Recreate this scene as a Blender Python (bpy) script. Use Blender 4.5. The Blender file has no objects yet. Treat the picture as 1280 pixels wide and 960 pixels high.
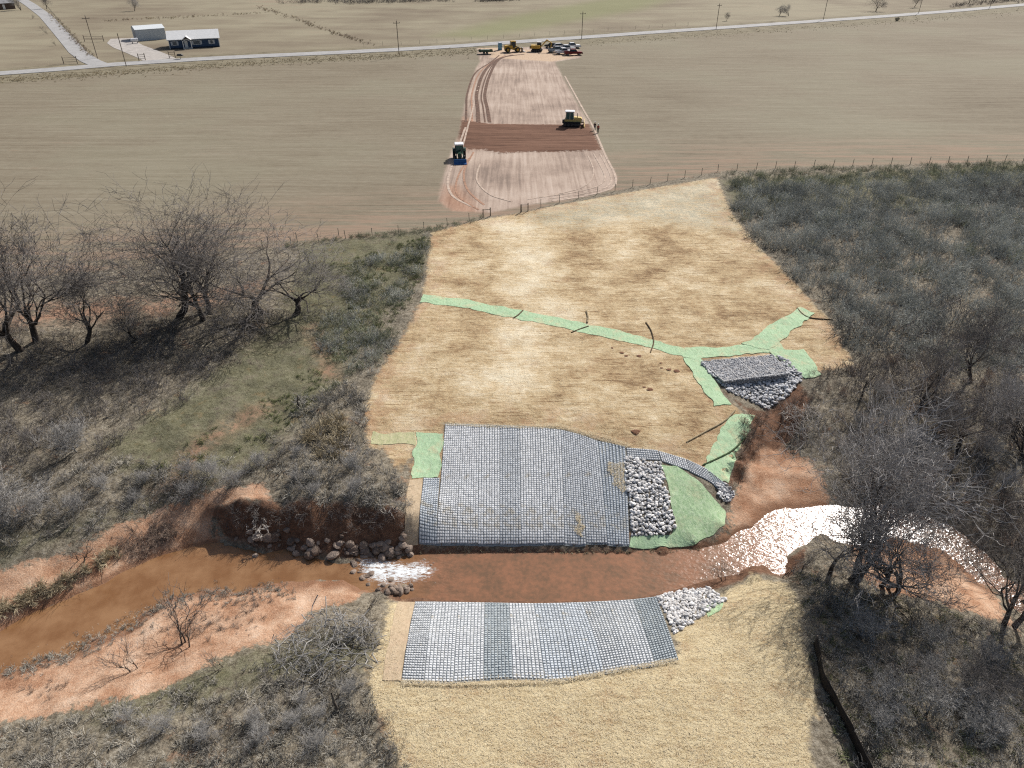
import bpy, bmesh, math, random
import numpy as np
from mathutils import Vector, Matrix

R = math.radians
random.seed(7)
RNG = np.random.default_rng(11)
SC = bpy.context.scene
COL = SC.collection

# ------------------------------------------------------------------ camera
CAM_Z, PITCH, FPX = 37.0, R(33.4), 881.0
cam_d = bpy.data.cameras.new('camera')
cam_d.sensor_width = 36.0
cam_d.lens = 36.0 * FPX / 1280.0
cam_d.clip_start = 0.5
cam_d.clip_end = 12000
cam = bpy.data.objects.new('camera', cam_d)
cam.location = (0, 0, CAM_Z)
cam.rotation_euler = (math.pi / 2 - PITCH, 0, 0)
COL.objects.link(cam)
SC.camera = cam
SC.render.resolution_x, SC.render.resolution_y = 1024, 768

# ------------------------------------------------------------------ sky, sun, exposure
SUN_EL, SUN_AZ = R(38.6), R(33.3)          # azimuth clockwise from +Y (view direction)
world = bpy.data.worlds.new('World')
SC.world = world
world.use_nodes = True
wn = world.node_tree.nodes
wl = world.node_tree.links
for n in list(wn):
    wn.remove(n)
w_out = wn.new('ShaderNodeOutputWorld')
w_bg = wn.new('ShaderNodeBackground')
w_sky = wn.new('ShaderNodeTexSky')
w_sky.sky_type = 'NISHITA'
w_sky.sun_disc = False
w_sky.sun_elevation = SUN_EL
w_sky.sun_rotation = SUN_AZ
w_sky.air_density = 1.0
w_sky.dust_density = 3.5
w_sky.ozone_density = 0.6
w_bg.inputs['Strength'].default_value = 0.075
wl.new(w_sky.outputs[0], w_bg.inputs['Color'])
wl.new(w_bg.outputs[0], w_out.inputs['Surface'])

sun_d = bpy.data.lights.new('sun', 'SUN')
sun_d.energy = 4.6
sun_d.angle = R(0.53)
sun_d.color = (1.0, 0.965, 0.92)
sun = bpy.data.objects.new('sun', sun_d)
sdir = Vector((math.sin(SUN_AZ) * math.cos(SUN_EL), math.cos(SUN_AZ) * math.cos(SUN_EL), math.sin(SUN_EL)))
sun.rotation_euler = sdir.to_track_quat('Z', 'Y').to_euler()
sun.location = (60, 90, 90)
COL.objects.link(sun)

SC.view_settings.view_transform = 'Standard'
SC.view_settings.look = 'None'
SC.view_settings.gamma = 1.0
SC.view_settings.exposure = 0.25
SC.view_settings.use_curve_mapping = False
SC.cycles.max_bounces = 5
SC.cycles.diffuse_bounces = 2
SC.cycles.glossy_bounces = 2
SC.cycles.transmission_bounces = 2
SC.cycles.sample_clamp_indirect = 4.0
SC.cycles.use_denoising = False
SC.cycles.pixel_filter_type = 'BLACKMAN_HARRIS'
SC.cycles.filter_width = 1.2

# ------------------------------------------------------------------ tagging
def tag(o, label=None, cat=None, group=None, kind=None):
    if label: o['label'] = label
    if cat: o['category'] = cat
    if group: o['group'] = group
    if kind: o['kind'] = kind
    return o

def empty(name, loc=(0, 0, 0), rz=0.0, label=None, cat=None, group=None):
    o = bpy.data.objects.new(name, None)
    o.location = loc
    o.rotation_euler = (0, 0, rz)
    o.empty_display_size = 0.3
    COL.objects.link(o)
    return tag(o, label, cat, group)

def link(name, me, parent=None, loc=None, rz=None, scale=None):
    o = bpy.data.objects.new(name, me)
    COL.objects.link(o)
    if parent: o.parent = parent
    if loc is not None: o.location = loc
    if rz is not None: o.rotation_euler = (0, 0, rz)
    if scale is not None: o.scale = scale
    return o

def copy_tree(o, parent=None):
    c = o.copy()
    COL.objects.link(c)
    c.parent = parent
    for ch in list(o.children):
        copy_tree(ch, c)
    return c

def mesh_np(name, V, F, mat=None, smooth=False):
    """V (n,3) array, F list/array of faces (all same length or list)."""
    me = bpy.data.meshes.new(name)
    V = np.asarray(V, dtype=np.float32)
    if isinstance(F, np.ndarray):
        k = F.shape[1]
        me.vertices.add(len(V)); me.vertices.foreach_set('co', V.ravel())
        me.loops.add(F.size); me.loops.foreach_set('vertex_index', F.astype(np.int32).ravel())
        me.polygons.add(len(F))
        me.polygons.foreach_set('loop_start', np.arange(0, F.size, k, dtype=np.int32))
        me.polygons.foreach_set('loop_total', np.full(len(F), k, dtype=np.int32))
        me.update(calc_edges=True)
        me.validate()
    else:
        me.from_pydata([tuple(v) for v in V], [], F)
        me.update()
    if mat: me.materials.append(mat)
    me.polygons.foreach_set('use_smooth', np.full(len(me.polygons), smooth, dtype=bool))
    return me

# ------------------------------------------------------------------ numeric noise
_lat = np.random.default_rng(5).random((256, 256))
def vnoise(x, y):
    xi = np.floor(x).astype(int); yi = np.floor(y).astype(int)
    fx = x - xi; fy = y - yi
    fx = fx * fx * (3 - 2 * fx); fy = fy * fy * (3 - 2 * fy)
    a = _lat[xi % 256, yi % 256]; b = _lat[(xi + 1) % 256, yi % 256]
    c = _lat[xi % 256, (yi + 1) % 256]; d = _lat[(xi + 1) % 256, (yi + 1) % 256]
    return (a * (1 - fx) + b * fx) * (1 - fy) + (c * (1 - fx) + d * fx) * fy - 0.5
def fbm(x, y, s=1.0, o=4):
    r = 0.0; a = 1.0
    for i in range(o):
        r = r + a * vnoise(x * s + 17.3 * i, y * s + 9.1 * i); s *= 2.03; a *= 0.5
    return r
def sstep(a, b, x):
    t = np.clip((x - a) / (b - a), 0, 1)
    return t * t * (3 - 2 * t)

# ------------------------------------------------------------------ survey: view ray of a photo point onto a level
cp, sp = math.cos(PITCH), math.sin(PITCH)
def onlevel(px, py, z):
    px = np.asarray(px, float); py = np.asarray(py, float)
    u = px - 640; v = py - 480
    dx, dy, dz = u, FPX * cp - v * sp, -(FPX * sp) - v * cp
    t = (np.asarray(z, float) - CAM_Z) / dz
    return np.stack([dx * t, dy * t], -1)

WATER = -4.0
far_shore = [(-160, 850), (-80, 815), (0, 788), (45, 764), (90, 745), (130, 727), (170, 711), (215, 691), (265, 678), (292, 676), (330, 688),
             (380, 693), (440, 699), (480, 700), (520, 692), (560, 690), (620, 688), (680, 688), (740, 688), (790, 688), (840, 688), (880, 684),
             (902, 680), (918, 671), (936, 664), (944, 655), (958, 647), (978, 640), (1010, 635), (1060, 630), (1110, 632), (1150, 641),
             (1190, 660), (1230, 690), (1265, 722), (1310, 765), (1370, 830)]
near_shore = [(-160, 905), (-80, 872), (0, 842), (40, 833), (95, 817), (127, 794), (166, 770), (222, 747), (277, 737), (356, 731), (431, 728),
              (462, 738), (500, 748), (540, 750), (600, 751), (660, 752), (720, 752), (780, 750), (830, 742), (870, 730), (905, 721), (945, 716),
              (975, 711), (1000, 694), (1012, 682), (1042, 672), (1074, 675), (1110, 675), (1149, 678), (1180, 694), (1211, 710), (1240, 735), (1285, 782), (1340, 850)]
mid_water = [(-160, 878), (0, 815), (100, 780), (200, 725), (280, 705), (380, 712), (480, 722), (560, 720), (660, 720), (760, 720), (860, 708),
             (930, 692), (985, 665), (1050, 650), (1110, 652), (1170, 672), (1220, 702), (1270, 756), (1340, 820)]
def densify(L, step=14.0):
    P = np.array(L, float); d = np.concatenate([[0], np.cumsum(np.hypot(*np.diff(P, axis=0).T))]); u = np.linspace(0, d[-1], int(d[-1] / step))
    return list(zip(np.interp(u, d, P[:, 0]), np.interp(u, d, P[:, 1])))
ctrl = [(a, b, WATER) for a, b in densify(far_shore)] + [(a, b, WATER) for a, b in densify(near_shore)]
ctrl += [(a, 683, -3.6) for a in range(524, 800, 14)] + [(a, 608.5, -2.15) for a in range(545, 760, 25)] + [(a, 755.5, -3.75) for a in range(502, 790, 14)] + [(a, 800, -2.0) for a in range(505, 840, 25)] + [(a, 851 - max(0, a - 650) * 0.1, -1.3) for a in range(500, 850, 25)] + [(a, b, WATER - 0.55) for a, b in mid_water]
ctrl += [
 # far side, left
 (-100, 790, -3.2), (0, 762, -3.25), (60, 736, -3.3), (120, 708, -3.3), (180, 680, -3.3), (215, 666, -3.2), (245, 655, -2.9), (-100, 735, -2.8), (0, 712, -2.7), (100, 688, -2.7), (190, 648, -2.6),
 (255, 634, -2.3), (290, 620, -1.5), (330, 615, -1.35), (0, 672, -1.9), (120, 645, -1.8), (225, 605, -1.4), (0, 560, -1.2), (150, 530, -1.0), (300, 560, -1.0), (380, 590, -1.05),
 (275, 640, -2.2), (300, 632, -1.5), (335, 632, -1.35), (370, 634, -1.3), (430, 632, -1.3), (480, 634, -1.35), (512, 644, -1.7),
 (-150, 660, -1.9), (-150, 430, -0.8), (0, 430, -0.8), (200, 400, -0.6), (400, 400, -0.5), (430, 330, -0.3), (300, 330, -0.2), (100, 330, -0.2), (0, 330, -0.1), (540, 290, -0.1),
 # straw slope
 (480, 560, -1.35), (500, 480, -0.9), (560, 520, -1.0), (700, 525, -1.0), (640, 440, -0.7), (640, 350, -0.4), (640, 270, -0.1), (800, 540, -1.1), (800, 450, -0.8),
 (850, 560, -1.5), (900, 350, -0.5), (900, 250, -0.1), (1000, 420, -0.7), (1045, 450, -0.9), (460, 540, -1.2),
 (815, 615, -2.3), (830, 684, -3.6), (870, 676, -3.5), (850, 615, -2.4), (904, 655, -3.2), (885, 605, -2.2),
 # gully
 (942, 486, -1.55), (958, 509, -2.3), (925, 486, -1.5), (985, 484, -1.5), (905, 486, -1.2), (890, 468, -0.9), (915, 506, -1.3), (935, 512, -1.9), (975, 545, -3.1), (958, 580, -3.35), (930, 603, -3.1), (985, 610, -3.6), (940, 640, -3.75), (1000, 622, -3.8),
 (940, 530, -1.7), (918, 592, -2.5), (925, 560, -2.2), (1010, 500, -1.4), (1035, 535, -1.6), (1045, 590, -2.4), (1060, 615, -3.3), (1010, 470, -1.0), (912, 640, -3.5), (1005, 575, -3.2),
 # right hillside
 (1100, 420, -0.6), (1280, 420, -0.6), (1420, 420, -0.6), (1100, 250, 0), (1280, 300, -0.2), (1420, 300, -0.2), (1150, 520, -1.2), (1280, 520, -1.2), (1420, 540, -1.3), (1150, 600, -2.2), (1250, 620, -2.2), (1230, 662, -3.0), (1310, 710, -3.0), (1420, 780, -3.0),
 # near side, right
 (1010, 706, -3.0), (1050, 728, -2.3), (1130, 742, -2.4), (1200, 758, -2.6), (1150, 705, -3.45), (1200, 735, -3.3), (1240, 765, -2.7), (1262, 790, -2.3), (1100, 800, -1.5), (1000, 780, -1.6), (950, 735, -2.9), (920, 760, -2.2), (880, 765, -2.5), (870, 745, -3.3), (1200, 850, -1.3), (1050, 900, -1.1), (1280, 960, -1.1), (1400, 900, -1.3),
 # near side, mat and straw
 (825, 750, -3.6), (848, 828, -1.4),
 (640, 900, -1.1), (640, 980, -1.0), (850, 900, -1.1), (500, 930, -1.1), (900, 820, -1.5),
 # near side, left
 (400, 745, -3.5), (330, 757, -3.35), (230, 775, -3.4), (150, 810, -3.5), (60, 852, -3.5), (350, 800, -2.7), (250, 830, -2.6), (150, 862, -2.6), (0, 892, -2.6), (-120, 940, -2.6), (300, 872, -1.8), (100, 925, -1.8), (400, 850, -1.5), (440, 800, -2.0), (460, 762, -3.0), (200, 980, -1.3), (0, 1000, -1.5), (480, 780, -2.5), (470, 850, -1.3),
]
_c = np.array(ctrl, float)
_cxy = onlevel(_c[:, 0], _c[:, 1], _c[:, 2])
_flat = np.array([(x, y) for y in (118, 132, 150) for x in range(-200, 201, 25)] + [(-90, 100), (-120, 90), (120, 110), (140, 90), (-120, 60), (-100, 40), (-60, 15), (60, 15), (0, 8), (100, 40)], float)
_fz = np.array([0.0] * 51 + [0, 0, 0, -0.3, -0.6, -1.2, -1.2, -1.1, -1, -1.2])
_X = np.vstack([_cxy, _flat]); _Z = np.concatenate([_c[:, 2], _fz])
_D = np.linalg.norm(_X[:, None] - _X[None], axis=-1)
_n = len(_X)
_A = np.zeros((_n + 1, _n + 1)); _A[:_n, :_n] = -_D + np.eye(_n) * 0.02; _A[:_n, _n] = 1; _A[_n, :_n] = 1
_w = np.linalg.solve(_A, np.concatenate([_Z, [0]]))
def Hbase(x, y):
    x = np.asarray(x, float); y = np.asarray(y, float)
    sh = x.shape; xf = x.ravel(); yf = y.ravel()
    out = np.empty(len(xf))
    for i in range(0, len(xf), 20000):
        a = np.stack([xf[i:i + 20000], yf[i:i + 20000]], -1)
        out[i:i + 20000] = -np.sqrt(((a[:, None] - _X[None]) ** 2).sum(-1)) @ _w[:_n] + _w[_n]
    far = sstep(100, 122, yf)
    side = sstep(85, 130, np.abs(xf))
    out = out * (1 - far)
    out = out * (1 - side) + side * (-0.4) * (1 - far)
    return out.reshape(sh)

def ground_pts(pts, hf=None):
    hf = hf or Hbase
    pts = np.asarray(pts, float)
    z = np.full(len(pts), -1.0)
    for _ in range(40):
        q = onlevel(pts[:, 0], pts[:, 1], z)
        z = 0.5 * z + 0.5 * hf(q[:, 0], q[:, 1])
    q = onlevel(pts[:, 0], pts[:, 1], z)
    return q
def sdf(x, y, poly):
    """signed distance, positive inside"""
    xf = x.ravel(); yf = y.ravel()
    d = np.full(len(xf), 1e9); ins = np.zeros(len(xf), bool)
    n = len(poly)
    for i in range(n):
        ax, ay = poly[i]; bx, by = poly[(i + 1) % n]
        ex, ey = bx - ax, by - ay
        t = np.clip(((xf - ax) * ex + (yf - ay) * ey) / (ex * ex + ey * ey + 1e-12), 0, 1)
        d = np.minimum(d, (xf - ax - t * ex) ** 2 + (yf - ay - t * ey) ** 2)
        c = ((ay > yf) != (by > yf))
        with np.errstate(divide='ignore', invalid='ignore'):
            ins ^= c & (xf < (bx - ax) * (yf - ay) / (by - ay) + ax)
    d = np.sqrt(d)
    return np.where(ins, d, -d).reshape(x.shape)
def usdf(x, y, polys):
    r = None
    for p in polys:
        s = sdf(x, y, p)
        r = s if r is None else np.maximum(r, s)
    return r
def poly(pts):
    return ground_pts(pts)

# ------------------------------------------------------------------ zones of the place (outlines on the ground)
Z = {}
Z['straw'] = [poly([(540, 290), (600, 275), (640, 268), (700, 256), (800, 238), (896, 222), (912, 262), (940, 300), (985, 345), (1035, 400), (1066, 455), (1010, 470), (1000, 455), (880, 450), (905, 500), (925, 512), (935, 530), (918, 575),
                    (905, 600), (850, 575), (790, 560), (700, 535), (556, 530), (556, 600), (530, 600), (524, 640), (508, 640), (512, 600), (518, 560), (500, 590), (478, 560), (462, 560), (455, 520), (470, 470), (505, 420), (530, 370), (536, 320)]),
              poly([(488, 752), (505, 752), (500, 850), (850, 826), (842, 795), (875, 765), (905, 742), (940, 722), (985, 730), (1000, 760), (998, 800), (1012, 830), (1020, 880), (1010, 930), (1030, 1010), (520, 1010), (495, 940), (465, 880), (460, 845), (478, 800)])]
Z['nearstraw'] = [poly([(480, 740), (1000, 700), (1060, 1010), (440, 1010)])]
Z['pale'] = [poly([(612, 270), (655, 268), (690, 320), (700, 380), (680, 440), (660, 500), (610, 522), (580, 520), (600, 440), (640, 380), (628, 320)]),
             poly([(690, 258), (896, 224), (910, 262), (925, 285), (820, 275), (740, 285), (690, 280)])]
Z['sand'] = [poly([(-160, 850), (-160, 735), (0, 716), (90, 690), (150, 655), (215, 630), (270, 614), (330, 608), (338, 628), (300, 628), (270, 642), (262, 662), (290, 676), (200, 700), (100, 745), (0, 800)]),
             poly([(-160, 905), (0, 838), (95, 812), (166, 765), (222, 742), (277, 732), (356, 727), (440, 722), (470, 735), (440, 750), (395, 760), (370, 785), (350, 800), (290, 815), (240, 845), (180, 870), (100, 885), (0, 905), (-160, 960)]),
             poly([(940, 560), (965, 548), (1010, 575), (1030, 600), (1040, 640), (960, 655), (930, 680), (905, 686), (890, 680), (915, 655), (912, 625), (925, 600)]),
             poly([(1060, 668), (1150, 676), (1200, 700), (1240, 735), (1270, 790), (1230, 770), (1170, 752), (1110, 738), (1070, 715)])]
Z['soil'] = [poly([(262, 640), (300, 628), (380, 626), (470, 632), (522, 650), (524, 692), (440, 700), (330, 690), (288, 678)]),
             poly([(905, 490), (930, 508), (960, 515), (1000, 478), (1012, 500), (1000, 530), (980, 560), (950, 560), (925, 600), (905, 612), (918, 580), (940, 540), (935, 515)]),
             poly([(515, 683), (790, 685), (905, 676), (940, 660), (945, 672), (905, 702), (515, 706)]), poly([(470, 735), (540, 742), (780, 742), (850, 728), (920, 712), (985, 700), (1005, 690), (1000, 712), (945, 722), (900, 735), (850, 748), (760, 757), (500, 757)]),
             ]
Z['bare'] = [poly([(-150, 395), (0, 380), (120, 374), (240, 366), (330, 350), (335, 362), (240, 388), (120, 402), (0, 412), (-150, 420)]), poly([(195, 610), (222, 575), (248, 550), (298, 518), (335, 503), (342, 512), (304, 532), (266, 558), (240, 583), (220, 618)]), poly([(392, 408), (415, 440), (424, 472), (405, 472), (398, 440), (380, 412)])]
Z['weedy'] = [poly([(655, 266), (760, 246), (896, 224), (910, 262), (930, 290), (860, 282), (780, 272), (720, 285), (670, 280)])]
Z['pad'] = [poly([(605, 70), (690, 70), (700, 90), (722, 130), (742, 165), (757, 195), (772, 222), (765, 236), (735, 245), (690, 252), (650, 258), (612, 266), (565, 264), (548, 252), (553, 225), (560, 200), (573, 170), (583, 120), (595, 85)]),
            poly([(596, 60), (720, 58), (726, 72), (690, 78), (600, 76)])]
Z['band'] = [poly([(577, 150), (612, 155), (700, 156), (738, 155), (753, 188), (700, 190), (660, 190), (625, 192), (604, 187), (578, 186), (573, 168)])]
Z['red'] = [poly([(549, 252), (558, 232), (572, 232), (590, 250), (600, 268), (560, 266)]),
            poly([(577, 146), (590, 150), (604, 186), (575, 187)]),
            poly([(150, 45), (200, 44), (200, 49), (140, 50)])]
Z['lot'] = [poly([(592, 56), (640, 53), (640, 62), (608, 68)]), poly([(618, 62), (725, 62), (725, 70), (690, 77), (612, 72)])]
FENCE = [(-200, 372), (0, 352), (150, 335), (300, 315), (420, 300), (540, 287), (612, 271), (652, 265), (700, 253), (800, 232), (900, 214), (1000, 209), (1100, 206), (1280, 201), (1500, 197)]
_fw = poly(FENCE)
Z['field'] = [np.vstack([_fw, [(6000, 200), (6000, 9000), (-6000, 9000), (-6000, 80)]])]
Z['green'] = [poly([(380, 305), (530, 288), (535, 320), (500, 370), (450, 420), (430, 470), (380, 520), (330, 580), (230, 600), (150, 590), (130, 555), (220, 500), (300, 440), (350, 395), (370, 340)]),
              poly([(900, 225), (1100, 215), (1280, 205), (1500, 200), (1500, 235), (1280, 235), (1150, 262), (1000, 262), (920, 262)]),
              poly([(0, 700), (200, 620), (300, 590), (330, 560), (250, 600), (100, 660), (0, 680)]),
              poly([(100, 885), (250, 835), (380, 800), (460, 790), (470, 830), (350, 850), (150, 905)])]
ROAD = [(-260, 118), (-120, 104), (0, 92), (70, 87), (140, 81), (250, 74), (330, 70), (420, 66), (500, 62), (570, 58), (640, 53), (727, 47), (810, 41), (900, 35), (1000, 28), (1100, 21), (1190, 14), (1280, 6), (1400, -5)]
_rw = onlevel([p[0] for p in ROAD], [p[1] for p in ROAD], 0.0)
_rd = np.gradient(_rw, axis=0); _rd /= np.linalg.norm(_rd, axis=1)[:, None]
_rn = np.stack([-_rd[:, 1], _rd[:, 0]], -1)
_wr = np.linspace(1, 1, len(_rw))[:, None]
Z['verge'] = [np.vstack([_rw + _rn * 9, (_rw - _rn * 17)[::-1]])]
Z['beyond'] = [np.vstack([_rw + _rn * 3, [(6000, 9000), (-6000, 9000)]])]
Z['greenfield'] = [onlevel([550, 640, 760, 860, 800, 700, 600], [45, 20, -2, -8, 12, 30, 47], 0.0)]
Z['smooth'] = [poly([(505, 525), (760, 545), (800, 560), (870, 575), (918, 610), (912, 655), (880, 686), (516, 690)]), poly([(478, 752), (830, 745), (905, 735), (905, 765), (855, 830), (480, 858)]),
               poly([(860, 440), (990, 432), (1030, 470), (960, 515), (900, 512)])]
ROUGH_KEYS = ('sand', 'straw', 'field', 'soil')

def Hnoise(x, y, S=None):
    S = S or {k: usdf(x, y, Z[k]) for k in ('field', 'straw', 'sand', 'soil', 'smooth')}
    amp = 0.42 + 0 * x
    amp = np.where(S['straw'] > -0.5, 0.10, amp)
    amp = np.where(S['sand'] > -0.5, 0.30, amp)
    amp = np.where((S['soil'] > -0.4) & (S['straw'] < 0.5) & (y < 60), np.where((x < -6) | (x > 17), 0.95, 0.06), amp)
    amp = amp * (1 - sstep(-1.5, 0.0, S['smooth']))
    amp = amp * (1 - sstep(-4, 2, S['field']) * 0.93)
    n = fbm(x, y, 0.45, 5) * amp
    return n
def H(x, y):
    x = np.asarray(x, float); y = np.asarray(y, float)
    return Hbase(x, y) + Hnoise(x, y)
def G(px, py):
    q = ground_pts([(px, py)])[0]
    z = float(H(q[:1], q[1:2])[0])
    return Vector((float(q[0]), float(q[1]), z))

# ------------------------------------------------------------------ node helper
class NT:
    def __init__(s, name):
        s.m = bpy.data.materials.new(name); s.m.use_nodes = True
        s.t = s.m.node_tree; s.n = s.t.nodes; s.l = s.t.links
        for x in list(s.n): s.n.remove(x)
        s.out = s.n.new('ShaderNodeOutputMaterial')
        s.bsdf = s.n.new('ShaderNodeBsdfPrincipled')
        s.l.new(s.bsdf.outputs[0], s.out.inputs[0])
        s.bsdf.inputs['Specular IOR Level'].default_value = 0.25
        s._tc = None
    def set(s, inp, v):
        if hasattr(v, 'node'): s.l.new(v, inp)
        elif v is not None:
            if isinstance(v, (tuple, list)) and len(v) == 3 and inp.type == 'RGBA': v = (*v, 1)
            inp.default_value = v
    def coord(s, kind='Object'):
        if s._tc is None: s._tc = s.n.new('ShaderNodeTexCoord')
        return s._tc.outputs[kind]
    def mapping(s, vec=None, scale=(1, 1, 1), rot=(0, 0, 0), loc=(0, 0, 0)):
        m = s.n.new('ShaderNodeMapping')
        s.set(m.inputs['Vector'], vec if vec is not None else s.coord())
        m.inputs['Scale'].default_value = scale; m.inputs['Rotation'].default_value = rot; m.inputs['Location'].default_value = loc
        return m.outputs[0]
    def noise(s, scale, detail=4, rough=0.6, vec=None, dist=0.0, color=False):
        n = s.n.new('ShaderNodeTexNoise')
        s.set(n.inputs['Vector'], vec if vec is not None else s.coord())
        n.inputs['Scale'].default_value = scale; n.inputs['Detail'].default_value = detail
        n.inputs['Roughness'].default_value = rough; n.inputs['Distortion'].default_value = dist
        return n.outputs['Color' if color else 'Fac']
    def voronoi(s, scale, vec=None, feature='F1'):
        n = s.n.new('ShaderNodeTexVoronoi'); n.feature = feature
        s.set(n.inputs['Vector'], vec if vec is not None else s.coord()); n.inputs['Scale'].default_value = scale
        return n.outputs['Distance']
    def math(s, op, a, b=None, c=None):
        n = s.n.new('ShaderNodeMath'); n.operation = op
        s.set(n.inputs[0], a)
        if b is not None: s.set(n.inputs[1], b)
        if c is not None: s.set(n.inputs[2], c)
        return n.outputs[0]
    def step(s, x, a, b):
        n = s.n.new('ShaderNodeMapRange'); n.interpolation_type = 'SMOOTHSTEP'
        s.set(n.inputs['Value'], x); n.inputs['From Min'].default_value = a; n.inputs['From Max'].default_value = b
        return n.outputs[0]
    def mix(s, f, a, b, mode='MIX'):
        n = s.n.new('ShaderNodeMix'); n.data_type = 'RGBA'; n.blend_type = mode
        s.set(n.inputs[0], f); s.set(n.inputs[6], a); s.set(n.inputs[7], b)
        return n.outputs[2]
    def ramp(s, f, stops):
        n = s.n.new('ShaderNodeValToRGB'); e = n.color_ramp.elements
        while len(e) < len(stops): e.new(0.5)
        for i, (p, c) in enumerate(stops):
            e[i].position = p; e[i].color = (*c, 1)
        s.set(n.inputs[0], f)
        return n.outputs[0]
    def attr(s, name, out='Fac'):
        n = s.n.new('ShaderNodeAttribute'); n.attribute_name = name
        return n.outputs[out]
    def bump(s, h, strength=0.5, dist=0.1, normal=None):
        n = s.n.new('ShaderNodeBump'); n.inputs['Strength'].default_value = strength; n.inputs['Distance'].default_value = dist
        s.set(n.inputs['Height'], h)
        if normal is not None: s.set(n.inputs['Normal'], normal)
        return n.outputs[0]
    def rnd(s):
        return s.n.new('ShaderNodeObjectInfo').outputs['Random']
    def fin(s, color=None, rough=None, normal=None, metal=None):
        if color is not None: s.set(s.bsdf.inputs['Base Color'], color)
        if rough is not None: s.set(s.bsdf.inputs['Roughness'], rough)
        if normal is not None: s.set(s.bsdf.inputs['Normal'], normal)
        if metal is not None: s.set(s.bsdf.inputs['Metallic'], metal)
        return s.m

_mc = {}
def simple(name, col, rough=0.7, var=0.15, scale=6.0, metal=0.0, bump=0.0):
    """plain surface with mottled variation"""
    if name in _mc: return _mc[name]
    t = NT(name)
    n = t.noise(scale, 4)
    c2 = tuple(max(0.0, c * (1 - var * 1.6)) for c in col); c1 = tuple(min(1.0, c * (1 + var)) for c in col)
    c = t.ramp(n, [(0.3, c2), (0.7, c1)])
    m = t.fin(c, rough, t.bump(n, bump, 0.05) if bump else None, metal)
    _mc[name] = m
    return m

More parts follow.
